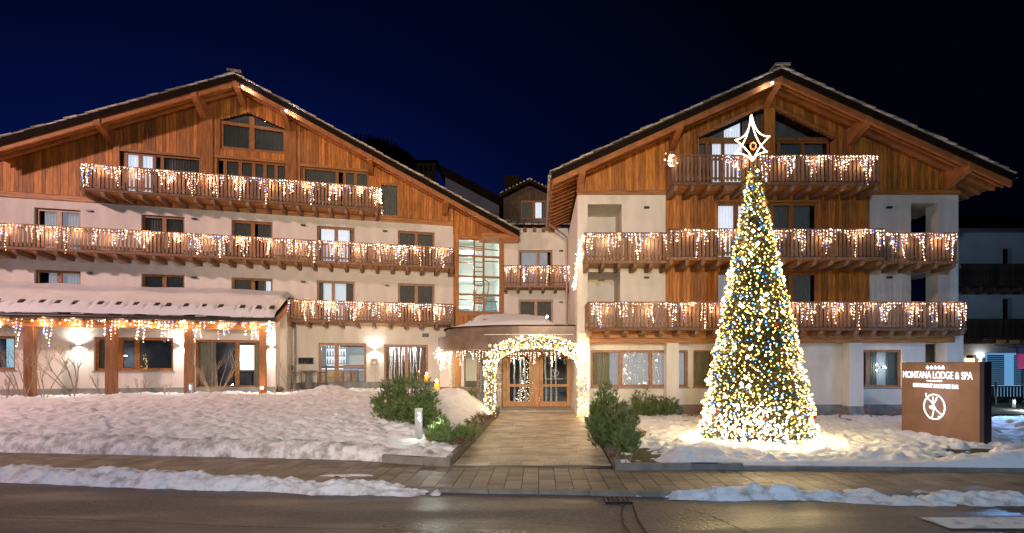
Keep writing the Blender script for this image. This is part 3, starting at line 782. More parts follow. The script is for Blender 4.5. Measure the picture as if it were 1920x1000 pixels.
mb = MB(); W_ = t1 - t0; Hh = tz1 - tz0
def fx(f): return t0 + W_ * f
def fz(f): return tz0 + Hh * f
V1, V2 = fx(.40), fx(.60)
for (a, c) in ((t0, t0 + .05), (V1 - .06, V1 + .03), (V2 - .03, V2 + .07), (t1 - .05, t1)): mb.box(a, c, .0, .09, tz0, tz1)
for f in (0.01, .245, .49, .765, .99): mb.box(t0, t1, -.006, .085, fz(f) - .05, fz(f) + .05)
for f in (.62, .69, .85, .90, .56, .37, .43): mb.box(V1, V2, .01, .08, fz(f) - .025, fz(f) + .025)
mb.box((V1 + V2) / 2 - .025, (V1 + V2) / 2 + .025, .01, .08, tz0, fz(.20)); mb.box(V1, V2, .012, .078, fz(.12), fz(.15)); mb.box(V1, V2, .012, .078, fz(.19), fz(.22))
mb.build('mullions', M_frame, sw)
MB().add([(t0, .05, tz0), (t1, .05, tz0), (t1, .05, tz1), (t0, .05, tz1)], [(0, 1, 2, 3)]).build('pane', M_glassc, sw)
a, c = t0 - .1, t1 + .1; d0, d1 = tz0 - .3, tz1 + .3
MB().add([(a, .32, d0), (c, .32, d0), (c, .32, d1), (a, .32, d1), (a, 3, d0), (c, 3, d0), (c, 3, d1), (a, 3, d1)], [(4, 5, 6, 7), (0, 4, 7, 3), (1, 2, 6, 5), (0, 1, 5, 4), (3, 7, 6, 2)]).build('stairwell_walls', M_ivory, sw)
mb = MB(); mb.box(a + .01, c - .01, 1.1, 2.98, fz(.50), fz(.56)); mb.box(a + .01, c - 1.2, 1.1, 2.98, fz(.86), fz(.90)); mb.box(a + .02, V1, 1.6, 2.9, fz(.10), fz(.13))
mb.build('landing', M_ivory, sw)
mb = MB()
for i in range(9): mb.box(V2 + .05, c - .02, .8 + .2 * i, 1.0 + .2 * i, tz0 - .1 + .17 * i - .12, tz0 - .1 + .17 * i)
mb.build('stair_flight', mat('blue_grey_steps', (.25, .33, .36), .6, var=.2), sw)
mb = MB()
for (x0, z0, x1, z1) in ((V2 + .1, fz(.0), V2 + .35, fz(.30)), (V2 + .35, fz(.30), V2 + .42, fz(.44)), (V2 + .42, fz(.44), V2 + .1, fz(.50)), (t0 + .1, fz(.71), V1 - .05, fz(.71)), (t0, fz(.93), t1, fz(.90)), (t0, fz(.20), t1, fz(.18)), (V2 + .1, fz(.74), t1, fz(.74)), (t0 + 1.0, fz(.2), t0 + 1.1, fz(.4))):
    mb.tube((x0, .7, z0), (x1, .7, z1), .035, .035, 6)
mb.build('handrail', M_frame, sw)
for f in (.15, .38, .66, .93): lamp(sw, (t0 + W_ * .35, 1.0, fz(f)), 36, (.86, 1, .92), .12, name='stair_glow')
# balconies
kit = {}
Bt0, Bt1 = LF.u(B, 150), LF.u(B, 709)
tag(balcony(lb, Bt0, Bt1, B, -.11, zf_top, zr_top, (True, True), jstep=.68, kit=kit))
Bm0, Bm1 = UL, LF.u(B, 850)
balcony(lb, Bm0, Bm1, B, -.003, zf_mid, zr_mid, (False, True), jstep=.70, kit=kit)
Bl0, Bl1 = LF.u(B, 538), LF.u(B, 851)
balcony(lb, Bl0, Bl1, B, -.003, zf_low, zr_low, (True, True), jstep=.72, kit=kit)
icicles(LF, Bt0 + .1, Bt1, zr_top - .03, B - .06, 1, 'icicle lights along the top balcony under the left gable')
icicles(LF, Bm0 + .1, Bm1, zr_mid - .03, B - .06, 2, 'icicle lights along the long middle balcony of the left chalet')
icicles(LF, Bl0 + .1, Bl1 - .05, zr_low - .03, B - .06, 3, 'icicle lights on the short lowest balcony above the restaurant door')
# bunch hanging at the right end of the top balcony
def bunch(frame, pts, y, seed, label, n=160, spread=.10, group='bunched fairy lights', power=16, r0=.018):
    r = random.Random(seed); o = root('fairy_light_bunch', frame.W(0, 0), frame.rz, label, 'fairy lights', group)
    wire = MB(); bl = MB()
    P3 = [Vector((p[0], y if len(p) < 3 else p[2], p[1])) for p in pts]
    wire.path(P3, .01, 4)
    L = [(b - a).length for a, b in zip(P3[:-1], P3[1:])]
    for i in range(n):
        t = r.random() * sum(L); k = 0
        while k < len(L) - 1 and t > L[k]: t -= L[k]; k += 1
        c = P3[k].lerp(P3[k + 1], t / max(L[k], 1e-6)); q = c + Vector([r.gauss(0, spread * .6) for _ in range(3)])
        bl.octa(q, r.choice((r0, r0 * 1.2)), 1 if r.random() < .7 else 0); wire.tube(c, q, .002, .002, 3, cap=False)
    wire.build('wire', M_wire, o); bl.build('bulbs', [M_warm, M_white, M_blue], o, kind='stuff')
    for i in range(len(P3) - 1 if len(P3) > 2 else 1):
        lamp(o, tuple((P3[i] + P3[i + 1]) / 2 + Vector((0, -.08, 0))), power, (1, .70, .42), .04)
    return o
bunch(LF, [(Bt1 + .08, zr_top - .05), (Bt1 + .10, zr_top - .75)], B - .02, 11, 'bright knot of fairy lights on the right end of the top left balcony', 60, .05, power=14)
for i, (pxs, py) in enumerate((((169, 365, 569, 722), 400), ((169, 365, 569, 726), 516))):
    for j, px in enumerate(pxs):
        u, z = LF.hit(0, px, (396, 411, 423, 434)[j] if i == 0 else (513, 521, 529, 536)[j])
        small_box(LF, u, -.001, z, ['small dark wall spotlight above the %s balcony, %s' % (('middle', 'lower')[i], w) for w in ('between the first and second window', 'between the second and third window', 'between the third and fourth window', 'between the fourth and fifth window')][j], 'dark spotlights on the left chalet wall')
# ridge spotlights
for (px, py, lab, pw) in ((455, 163, 'bright white spotlight under the ridge of the left gable', 26), (537, 208, 'white spotlight on the right slope purlin of the left gable', 18)):
    u, z = LF.hit(vY, px, py); o = root('gable_spotlight', LF.W(u, vY + .02, z), LF.rz, lab, 'spotlight', 'spotlights under the gables')
    MB().ball((0, -.03, 0), .05, seg=10, rings=6).build('lens', M_white_em, o); MB().tube((0, .0, 0), (0, .1, .05), .05, .035, 8).build('housing', M_lampmetal, o)
    lamp(o, (.25, -.14, -.16), pw * .45, (.95, .95, 1), .03)
lamps_purlin = []

# restaurant interior behind the two ground-floor openings
ri = tag(root('restaurant_room', LF.W(0, 0), LF.rz), 'white lit bar room seen through the restaurant doors', 'room', kind='structure')
a, c = rd0 - 1.2, rw1 + .6; z0, z1 = G0, rdz + .25
MB().add([(a, .31, z0), (c, .31, z0), (c, .31, z1), (a, .31, z1), (a, 5, z0), (c, 5, z0), (c, 5, z1), (a, 5, z1)], [(4, 5, 6, 7), (0, 4, 7, 3), (1, 2, 6, 5), (3, 7, 6, 2)]).build('inner_walls', M_ivory, ri)
MB().box(a, c, .31, 5, z0 - .03, z0 + .01).build('floor', mat('bar_floor', (.16, .13, .11), .35, var=.3), ri)
pm = rd1 + .45
MB().box(pm, pm + .1, .31, 4.9, z0, z1 - .01).build('partition', M_ivory, ri)
MB().box(rd0 + .9, pm, .6, .9, z1 - .42, z1 - .01).build('ceiling_beam', mat('grey_beam', (.18, .19, .21), .7), ri)
MB().box(pm + .1, rw1 + .4, .5, .8, z1 - .42, z1 - .01).build('ceiling_beam', MATS['grey_beam'], ri)
for x, y in ((rd0 + .15, .9), (rd0 + .7, 1.2), (rd0 + 1.7, 2.2), (pm - .5, 1.0), (rw0 + .5, 1.0), (rw0 + 1.5, 1.2)):
    lamp(ri, (x, y, z1 - .5), 20, (.86, .93, 1), .05, name='downlight')
ba = root('bar_counter', LF.W(rd0 + .1, 2.2, z0), LF.rz, 'dark topped bar counter with glowing front inside the restaurant', 'bar counter')
MB().box(-.4, 1.5, 0, .5, 0, 1.0).build('counter_front', mat('patterned_front', (.5, .30, .16), .6, col2=(.2, .13, .08), nscale=9, emit=(1, .6, .3), estr=.06, sample=False), ba)
MB().box(-.5, 1.6, -.06, .6, 1.0, 1.07).build('counter_top', M_metal, ba)
MB().box(-.4, 1.5, -.02, -.003, .92, .99).build('light_strip', M_curtlit, ba)
sh = root('bottle_shelf', LF.W(rd0 - .1, 3.4, z0 + 1.1), LF.rz, 'back-lit shelf of bottles behind the bar', 'shelf')
MB().box(0, 1.0, .2, .24, 0, 1.3).build('back_panel', M_curtlit, sh)
mb = MB()
for k in range(3): mb.box(0, 1.0, 0, .2, .1 + k * .42, .13 + k * .42)
mb.build('shelf_board', M_metal, sh)
for k in range(3):
    for i in range(7):
        o = root('bottle', LF.W(rd0 - .02 + i * .14, 3.48, z0 + 1.1 + .13 + k * .42), LF.rz, '%s bottle from the left on the %s shelf behind the bar' % (ORD[i], ('lowest', 'middle', 'top')[k]), 'bottle', 'bottles on the bar shelf')
        MB().lathe([(.03, 0), (.03, .17), (.012, .22), (.012, .29)], (0, 0, 0), 8).build('glass_body', mat('bottle_glass%d' % (i % 3), [(.1, .2, .08), (.3, .15, .04), (.4, .4, .42)][i % 3], .2) if 'bottle_glass%d' % (i % 3) not in MATS else MATS['bottle_glass%d' % (i % 3)], o)
def stool(fr, u, y, z, rot, label, h=.78, m=None):
    o = root('bar_stool', fr.W(u, y, z), fr.rz + rot, label, 'bar stool', 'tall bar stools'); m = m or M_metal
    MB().box(-.19, .19, -.18, .18, h, h + .04).build('seat', m, o)
    MB().box(-.19, .19, .16, .19, h + .14, h + .36).build('backrest', m, o)
    for sx in (-1, 1):
        for sy in (-1, 1): MB().tube((sx * .17, sy * .16, h), (sx * .21, sy * .20, 0), .014, .014, 6).build('leg', m, o)
        MB().tube((sx * .17, .17, h), (sx * .17, .18, h + .3), .012, .012, 6).build('back_post', m, o)
    MB().path([(-.2, -.19, .28), (.2, -.19, .28), (.2, .19, .28), (-.2, .19, .28), (-.2, -.19, .28)], .01, 5).build('foot_rail', m, o)
    return o
M_steelb = mat('blue_steel', (.12, .15, .28), .4, .3)
for i, uu in enumerate((1.15, 1.5, 1.85)): stool(LF, rd0 + uu, 1.6, z0 + .02, .1 * i, 'dark bar stool inside the restaurant, %s of three in a row' % ('first', 'second', 'third')[i], m=M_steelb)
# the man sitting at the bar
def person(loc, rz):
    o = root('person', loc, rz, 'man in a dark top sitting at the bar inside the restaurant', 'person')
    def skin(name, verts, edges, radii, m, root_i=0):
        me = bpy.data.meshes.new(name); me.from_pydata(verts, edges, []); ob = obj(name, me, o)
        me.materials.append(m); md = ob.modifiers.new('s', 'SKIN'); 
        for i, r_ in enumerate(radii): me.skin_vertices[0].data[i].radius = (r_, r_ * .85) if not isinstance(r_, tuple) else r_
        me.skin_vertices[0].data[root_i].use_root = True
        s2_ = ob.modifiers.new('u', 'SUBSURF'); s2_.levels = 1; s2_.render_levels = 2; md.use_smooth_shade = True; return ob
    M_skin = mat('skin', (.5, .3, .22), .6); M_top = mat('dark_top', (.02, .025, .04), .8); M_jean = mat('jeans', (.05, .08, .18), .8)
    V = [(0, 0, .84), (0, -.02, 1.0), (0, -.08, 1.22), (0, -.11, 1.33), (0, -.13, 1.40), (0, -.15, 1.50), (0, -.16, 1.60),
         (.18, -.10, 1.30), (.21, -.22, 1.08), (.16, -.45, 1.08), (.14, -.53, 1.09), (-.18, -.10, 1.30), (-.21, -.22, 1.08), (-.14, -.45, 1.08), (-.12, -.53, 1.09),
         (.10, -.02, .80), (.14, -.42, .80), (.14, -.40, .42), (.14, -.52, .36), (-.10, -.02, .80), (-.14, -.42, .80), (-.14, -.38, .40), (-.14, -.50, .34)]
    E = [(0, 1), (1, 2), (2, 3), (3, 4), (4, 5), (5, 6), (3, 7), (7, 8), (8, 9), (9, 10), (3, 11), (11, 12), (12, 13), (13, 14), (0, 15), (15, 16), (16, 17), (17, 18), (0, 19), (19, 20), (20, 21), (21, 22)]
    Rr = [.15, .145, .17, .13, .055, .085, .085, .06, .045, .035, .04, .06, .045, .035, .04, .10, .07, .05, .045, .10, .07, .05, .045]
    skin('body', V, E, Rr, M_skin)
    skin('shirt', [V[i] for i in (0, 1, 2, 3, 7, 8, 9, 11, 12, 13)], [(0, 1), (1, 2), (2, 3), (3, 4), (4, 5), (5, 6), (3, 7), (7, 8), (8, 9)], [.165, .16, .185, .14, .075, .06, .048, .075, .06, .048], M_top)
    skin('trousers', [V[i] for i in (0, 15, 16, 17, 19, 20, 21)], [(0, 1), (1, 2), (2, 3), (0, 4), (4, 5), (5, 6)], [.165, .115, .085, .062, .115, .085, .062], M_jean)
    MB().ball((0, -.14, 1.60), .098, sz=1.0).build('hair', mat('dark_hair', (.03, .02, .015), .8), o, smooth=True)
    return o
stool(LF, pm - .35, 1.75, z0 + .02, 0, 'dark bar stool under the seated man in the restaurant')
person(LF.W(pm - .35, 1.75, z0 + .02), LF.rz + R(62))
# birch poles room
for i in range(13):
    u = rw0 - .1 + i * .155 + rnd.uniform(-.03, .03)
    o = root('birch_pole', LF.W(u, 1.3 + rnd.uniform(-.1, .1), z0), LF.rz, '%s white birch trunk from the left behind the restaurant window' % ORD[i], 'birch trunk', 'birch trunks behind the window')
    mb = MB(); p = Vector((0, 0, 0)); 
    for k in range(6):
        q = p + Vector((rnd.uniform(-.04, .04), 0, (z1 - z0) / 6)); mb.tube(p, q, .036, .036, 7); p = q
    mb.build('stem', M_birch, o)
MB().box(pm + .15, rw1 + .5, 1.8, 1.85, z0, z1 - .02).build('back_curtain', mat('rust_panel', (.25, .12, .07), .8, col2=(.03, .03, .035), nscale=3, stretch=(4, 1, .2), fac=(.45, .5)), ri)
lamp(ri, ((rw0 + rw1) / 2, .7, z1 - .55), 16, (.9, .95, 1), .05, name='downlight')
dtd = window(lb, rd0, rd1, G0 + .04, rdz, .1, (.37,), None, fw=.12, rails=(), glass=M_glassc, name='restaurant_door')
MB().box(rd0 + (rd1 - rd0) * .42, rd1 - .1, .12, .18, G0 + 1.02, G0 + 1.12).build('mid_rail', M_frame, dtd)
MB().box(rd0 + .1, rd1 - .1, .11, .16, G0 + .13, G0 + .34).build('kick_board', M_frame, dtd)
window(lb, rw0, rw1, rwb, rwz, .1, (.5,), None, fw=.1, sill=True, glass=M_glassc, name='restaurant_window')
u, z = LF.hit(0, 703, 656); wall_light(LF, 'wall light above the square menu box between restaurant door and window', u, 0, z, 55)
u, z = LF.hit(0, 702, 678); o = root('menu_box', LF.W(u, 0, z), LF.rz, 'small square bronze menu plaque on the wall under the light', 'menu box')
MB().box(-.13, .13, -.05, -.002, -.16, .16).build('case', M_copper, o); MB().box(-.10, .10, -.054, -.051, -.13, .0).build('card', mat('card', (.5, .45, .42), .6, var=.1), o)
u, z = LF.hit(0, 574, 677); o = root('notice_screen', LF.W(u, 0, z), LF.rz, 'wide dark display case on the wall above the bar table', 'display case')
MB().box(-.36, .36, -.06, -.002, -.17, .17).build('frame', M_lampmetal, o); MB().box(-.32, .32, -.063, -.061, -.14, .14).build('glass', mat('dark_screen', (.03, .03, .04), .1), o)
u, z = LF.hit(0, 798, 629); o = root('wall_vent', LF.W(u, 0, z), LF.rz, 'small dark square vent high on the wall beside the canopy', 'vent')
mb = MB().box(-.16, .16, -.03, -.002, -.09, .09)
for k in range(5): mb.box(-.15, .15, -.045, -.031, -.08 + k * .034, -.065 + k * .034)
mb.build('grille', M_metal, o)
# bar table and stools outside
o = root('bar_table', LF.W(LF.u(-.9, 578), -.9, G0), LF.rz, 'grey flared standing bar table by the restaurant wall', 'bar table')
zt_ = LF.z(-.9, 578, 695) - G0
tm = mat('grey_resin', (.17, .15, .14), .6, var=.15)
MB().lathe([(.24, 0), (.20, .2), (.12, zt_ * .62), (.10, zt_ * .78), (.20, zt_ * .9), (.42, zt_ - .03)], (0, 0, 0), 24).build('pedestal', tm, o, smooth=True)
MB().lathe([(.43, 0), (.43, .03)], (0, 0, zt_ - .03), 24).build('table_top', tm, o)
stool(LF, LF.u(-.8, 556), -.8, G0, R(90), 'dark bar stool left of the grey standing table')
stool(LF, LF.u(-.8, 604), -.8, G0, R(-90), 'dark bar stool between the grey standing table and the glass doors')
# downpipe left of the bar table
o = root('downpipe', LF.W(LF.u(-.05, 554), -.08, 0), LF.rz, 'brown downpipe running down the wall under the lowest left balcony', 'downpipe')
MB().tube((0, 0, G0), (0, 0, zf_low - .3), .045, .045, 8).build('pipe', M_gutter, o); MB().box(-.07, .07, -.06, .07, 2.4, 2.45).build('bracket', M_gutter, o)

# ------------------------------------------------------------------ the restaurant wing with its porch
rwg = root('restaurant_wing', LF.W(0, 0), LF.rz, 'low white restaurant wing with timber porch and snow covered roof', 'building')
YW, YP, YG = -2.3, -3.25, -3.5
we = LF.u(YW, 503)
def WH(p0, p1, ty, by): return (LF.u(YW, p0), LF.u(YW, p1), LF.z(YW, p0, by), LF.z(YW, p0, ty))
h1 = WH(176, 325, 632, 696); h0 = WH(-30, 28, 630, 694); h2 = WH(366, 490, 637, 736); h2 = (h2[0], h2[1], G0 + .02, h2[3])
wtop = LF.z(YW, 300, 594)
wall_grid(UL, we, -.1, wtop + .25, [h0, h1, h2], YW, YW + .3).build('wall', M_plaster, rwg)
zg = LF.z(YG, 250, 592)                       # gutter height
slope = (LF.z(0, 536, 560) - LF.z(YG, 503, 598)) / (0 - YG)
def zroof(y): return zg + (y - YG) * slope
mb = MB(); mb.prismx([(YW, -.1), (-.005, -.1), (-.005, zroof(0) - .22), (YW, zroof(YW) - .22)], we, we + .28); mb.build('side_wall', M_plaster, rwg)
mb = MB(); mb.prismx([(YW + .9, -.1), (-.006, -.1), (-.006, zroof(0) - .24), (YW + .9, zroof(YW + .9) - .24)], we + .281, we + .55); mb.build('side_wall', M_plaster, rwg)
MB().box(UL, we + .27, YW - .03, YW - .003, -.1, G0 + .22).build('plinth', M_plinth, rwg)
ue = LF.u(YG, 506)
mb = MB(); mb.prismx([(YG, zg - .16), (YG, zg), (-.01, zroof(0)), (-.01, zroof(0) - .16)], UL, ue + .2); mb.build('roof', M_darkroof, rwg)
mb = MB(); mb.prismx([(YG - .02, zg - .20), (YG - .02, zg + .05), (-.02, zroof(0) + .05), (-.02, zroof(0) - .2)], ue + .21, ue + .28); mb.build('verge_board', M_beam, rwg)
mb = MB()
n = 14
pr = [(YG - .02 - .09 * math.sin(math.pi * i / 8), zg - .16 + .09 - .09 * math.cos(math.pi * i / 8)) for i in range(9)]
mb.prismx(pr + [(YG, zg + .02), (YG, zg - .16)], UL, ue + .2); mb.build('gutter', M_metal, rwg)
for i in range(20):
    u = UL + .5 + i * .82
    if u < ue: MB().box(u - .2, u + .2, YG - .05, YG + .4, zg + .01, zg + .055).build('roof_tile', M_stone, rwg)
# roof snow: thick, undercut at the eave, with guards sticking through
us = np.linspace(UL, ue + .16, 380); vs = np.linspace(0, 1, 40); X, V = np.meshgrid(us, vs)
Yq = YG - .02 + V * (-.03 - YG) + .05 * fbm(X * 1.2, V * 0, 201, 4) * (1 - V)
th = .32 * (1 - np.clip(1 - V / .16, 0, 1) ** 2.2) + .02 + .12 * fbm(X * .6, V * 2, 203, 4) + .0 * V
th *= np.clip((ue + .22 - X) / .25, .05, 1) ** .5 * (1 + .15 * fbm(X * .5, V, 205))
gx_ = np.minimum(np.abs(((X + .3 * vn(X * .9, X * 0, 7)) % .62) - .31) / .1, 1); th -= (1 - gx_) * np.exp(-((V - .12) / .05) ** 2) * .10
sn = gridmesh('roof_snow', X, Yq, zg + (Yq - YG) * slope + np.maximum(th, .005), M_snowroof, rwg)
mb = MB()
for i in range(30):
    u = UL + .3 + i * .62 + rnd.uniform(-.12, .12)
    if u < ue: y = YG + .42; mb.add([(u - .12, y - .1, zroof(y) + .26), (u + .12, y - .1, zroof(y) + .26), (u + .08, y + .08, zroof(y) + .43), (u - .08, y + .08, zroof(y) + .43), (u, y - .18, zroof(y) + .36)], [(0, 1, 4), (0, 4, 3), (1, 2, 4), (3, 4, 2)])
mb.build('snow_guards', M_metal, rwg, kind='stuff')
zb = LF.z(YP, 250, 607)
MB().box(UL, LF.u(YP, 499), YP - .08, YP + .1, zg - .46, zg - .165).build('porch_beam', M_boardH, rwg)
for (a, c) in ((48, 66), (200, 219), (347, 363), (487, 499)):
    MB().box(LF.u(YP, a), LF.u(YP, c), YP - .13, YP + .12, .2, zg - .461).build('porch_post', M_post, rwg)
MB().box(LF.u(YP, 487), LF.u(YP, 499), YP + .13, YW, zg - .44, zg - .18).build('porch_beam', M_boardH, rwg)
mb = MB()
for i in range(int((ue - UL) / .75)): mb.box(UL + .3 + i * .75, UL + .4 + i * .75, YG + .05, YW, zg - .18 + .02, zg - .161 + .0) if False else mb.prismx([(YG + .03, zg - .26), (YG + .03, zg - .165), (YW, zroof(YW) - .165), (YW, zroof(YW) - .26)], UL + .3 + i * .75, UL + .4 + i * .75)
mb.build('porch_rafters', M_beam, rwg, kind='stuff')
cav = MB(); cavity(cav, h0[0], h0[1], h0[2], h0[3], YW + .1, YW + 1.6); cavity(cav, h1[0], h1[1], h1[2], h1[3], YW + .1, YW + 1.6); cavity(cav, h2[0], h2[1], h2[2], h2[3], YW + .1, YW + 2.2)
cav.build('room_shadow', mat('dim_room', (.13, .14, .18), .8, col2=(.07, .075, .10), nscale=1.5), rwg)
window(rwg, h1[0], h1[1], h1[2], h1[3], YW + .12, (.31, .52), [(.02, .3, M_curtg)], fw=.11, sill=True, glass=M_glass)
w0_ = window(rwg, h0[0], h0[1], h0[2], h0[3], YW + .12, (.3,), None, fw=.1, sill=True, glass=M_glassc)
MB().add([(h0[0], YW + 1.2, h0[2]), (h0[1], YW + 1.2, h0[2]), (h0[1], YW + 1.2, h0[3]), (h0[0], YW + 1.2, h0[3])], [(0, 1, 2, 3)]).build('lit_room', mat('cyan_room', (.5, .6, .62), .8, emit=(.45, .8, 1), estr=.55, col2=(.3, .35, .4), nscale=2, sample=False), w0_)
wd = window(rwg, h2[0], h2[1], h2[2], h2[3], YW + .1, (.62,), [(.02, .27, M_curtg), (.86, .99, M_curtg)], fw=.1, glass=M_glassc, name='porch_door')
MB().box(h2[0] + .1, h2[1] - .1, YW + .105, YW + .16, h2[2] + .1, h2[2] + .26).build('kick_board', M_frame, wd)
x0 = LF.u(YW + 2.0, 441); x1 = LF.u(YW + 2.0, 479)
mb = MB(); mb.box(x0, x1, YW + 2.0, YW + 2.05, h2[2] + .9, h2[3] - .15); mb.build('lit_room', mat('bar_glow', (.9, .8, .7), .8, emit=(1, .86, .72), estr=1.1, col2=(.35, .2, .12), nscale=6, sample=False), wd)
mb = MB(); mb.box(x0 + .5, x1 + .6, YW + .9, YW + 1.3, h2[2] + .78, h2[2] + .82); mb.tube(((x0 + x1) / 2 + .5, YW + 1.1, h2[2]), ((x0 + x1) / 2 + .5, YW + 1.1, h2[2] + .8), .03); mb.box(x0, x0 + .22, YW + 1.7, YW + 1.8, h2[2], h2[3] - .4); mb.build('furniture', M_dark, wd)
lamp(wd, ((x0 + x1) / 2, YW + 1.4, h2[2] + 1.6), 14, (1, .85, .75), .1, name='room_glow'); lamp(wd, (x0 + .1, YW + 1.9, h2[2] + 1.5), 10, (1, .8, .65), .1, name='room_glow')
o = root('small_lit_tree', LF.W(LF.u(YW + .9, 268), YW + .9, h1[2] - .1), LF.rz, 'tiny lit tree standing in for a reflection in the wide wing window', 'Christmas tree')  # added behind the glass to imitate a tree reflected in the pane
rj = random.Random(15); fo_ = MB(); bl_ = MB()
for i in range(500):
    z = .95 * (1 - math.sqrt(rj.random())); a = rj.random() * 6.283; q = .26 * (1 - z / .97) * rj.uniform(.5, 1); p = Vector((q * math.cos(a), q * math.sin(a), z)); d = Vector((math.cos(a), math.sin(a), .2)) * .04; s_ = d.cross(Vector((0, .3, 1))).normalized() * .01
    fo_.add([p - s_, p + s_, p + d], [(0, 1, 2)])
    if i % 9 == 0: bl_.octa(p + d, .014, 0)
MB().tube((0, 0, -.2), (0, 0, .93), .02, .01, 6).build('trunk', M_bark, o); fo_.build('foliage', M_needle, o, kind='stuff'); bl_.build('bulbs', M_gold, o, kind='stuff')
u = LF.u(YW + 1.2, 232); MB().lathe([(.12, 0), (.12, .03)], (u, YW + 1.2, LF.z(YW + 1.2, 232, 668)), 14).build('reflection_lamp', M_lampglow, rwg); lamp(rwg, (u, YW + 1.2, LF.z(YW + 1.2, 232, 668) - .1), 5, (.9, .95, 1), .05, name='room_glow')  # glowing disc and its light, added to imitate a lamp reflected in the pane
for (px, py, lab, pw) in ((148, 648, 'porch wall light left of the wide wing window', 95), (341, 649, 'porch wall light half hidden behind the third post', 85)):
    u, z = LF.hit(YW, px, py); wall_light(LF, lab, u, YW, z, pw)
u, z = LF.hit(YW, 515, 651); wall_light(LF, 'wall light on the white end wall right of the porch', we + .14, YW - .003, z, 110)
icicles(LF, UL, ue, zg - .17, YP - .12, 4, 'icicle lights hanging from the porch beam under the snowy roof', drop=.85, density=.95, power=8, bright=1.4)
bunch(LF, [(ue - .02, zg - .1, YG - .1), (ue + .02, zg - 1.0, YG + .1)], YG, 12, 'fairy lights hanging down the last porch post', 50, .05, power=8)

# ------------------------------------------------------------------ the right chalet
rb = root('chalet_building', RF.W(0, 0), 0, 'white and larch chalet with three lit balconies behind the Christmas tree', 'building')
RU = RF.u(0, 1797); C0, C1 = RF.u(0, 1248), RF.u(0, 1629)
rz_mid = RF.z(-1.15, 1150, 436.5); rz_midc = RF.z(-1.6, 1400, 429); rz_low = RF.z(-1.45, 1300, 566); rz_top = RF.z(-1.35, 1500, 291)
rf_mid = rz_mid - 1.02; rf_low = rz_low - .93; rf_top = rz_top - .98
ZWr = RF.z(0, 1100, 366); ZB = RF.z(0, 1300, 644)
# white end bays with open loggias
def RHh(p0, p1, ty, by): return (RF.u(0, p0), RF.u(0, p1), RF.z(0, p0, by), RF.z(0, p0, ty))
la = RHh(1102, 1166, 383, 436); lc = RHh(1102, 1163, 510, 566); ra = RHh(1708, 1759, 381, 436); rc = RHh(1708, 1759, 507, 566)
la = (la[0], la[1], rf_mid + .01, la[3]); lc = (lc[0], lc[1], rf_low + .01, lc[3]); ra = (ra[0], ra[1], rf_mid + .01, ra[3]); rc = (rc[0], rc[1], rf_low + .01, rc[3])
wall_grid(.0, C0, ZB, ZWr, [la, lc], 0, .28).build('wall', M_plaster, rb)
wall_grid(C1, RU, ZB, ZWr, [ra, rc], 0, .28).build('wall', M_plaster, rb)
MB().box(0, .28, .281, 6.6, -.1, ZWr + .12).build('side_wall', M_plaster, rb)
for (l, z) in ((la, rf_mid), (lc, rf_low)):
    mb = MB(); mb.box(.281, l[1] + .5, 1.9, 2.0, z, l[3] + .2); mb.box(.281, l[1] + .5, .281, 2.0, l[3] + .02, l[3] + .1); mb.box(.281, l[1] + .5, .281, 2.0, z - .15, z - .005); mb.box(l[1] + .02, l[1] + .12, .281, 1.9, z, l[3] + .02); mb.build('loggia', M_plaster, rb)
for (l, z) in ((ra, rf_mid), (rc, rf_low)):
    mb = MB(); mb.box(l[0] - .12, l[0] - .02, .281, 2.4, z, l[3] + .02); mb.box(l[0] - .1, RU, .281, 2.4, l[3] + .02, l[3] + .1); mb.box(l[0] - .1, RU, .281, 2.4, z - .15, z - .005); mb.build('loggia', M_plaster, rb)
MB().box(l[1] + .02, RU, .281, .7, rf_low, ra[3]).build('corner_pier', M_plaster, rb)
# centre: larch boards and windows
def RHc(p0, p1, ty, z0): return (RF.u(-.02, p0), RF.u(-.02, p1), z0, RF.z(-.02, p0, ty))
cw = [RHc(1342, 1534, 380, rf_mid + .03), RHc(1342, 1534, 510, rf_low + .03)]
vR = -1.35
rr = RF.hit(vR, 1465, 129); rl = RF.hit(vR, 1034, 323); rre = RF.hit(vR, 1903, 327)
rroof, zt2 = gable_roof(rb, rr, rl, rre, vR, 6.6)
zw2 = lambda u: zt2(u) - .175
g0, g1 = RF.u(-.02, 1308), RF.u(-.02, 1566); gb = rf_top + .02
gp_ = RF.hit(-.02, 1438, 199); gl = RF.z(-.02, 1308, 258); gr = RF.z(-.02, 1566, 262)
topg = lambda u: (gl + (gp_[1] - gl) * (u - g0) / (gp_[0] - g0)) if u < gp_[0] else (gp_[1] + (gr - gp_[1]) * (u - gp_[0]) / (g1 - gp_[0]))
lg = (g0, g1, gb, topg)
mb = MB(); boards(mb, C0, C1, ZB + .05, zw2, cw + [lg], -.05, .05)
boards(mb, .0, C0, ZWr + .18, zw2, [], -.03, .05); boards(mb, C1, RU, ZWr + .18, zw2, [], -.03, .05)
mb.build('cladding_boards', M_board, rb, kind='stuff')
bk = MB(); n = 120
for i in range(n):
    a = RU * i / n; c = RU * (i + 1) / n; m_ = (a + c) / 2; cen = C0 < m_ < C1; cur = ZB + .05 if cen else ZWr + .01
    for h in sorted([h for h in cw + [lg] if cen and h[0] < m_ < h[1]], key=lambda h: h[2]):
        if h[2] > cur: bk.prism([(a, cur), (c, cur), (c, h[2]), (a, h[2])], .06, .1)
        cur = h[3](m_) if callable(h[3]) else h[3]
    bk.prism([(a, cur), (c, cur), (c, max(cur + .01, zw2(c))), (a, max(cur + .01, zw2(a)))], .06, .1)
bk.build('gable_backing', M_dark, rb)
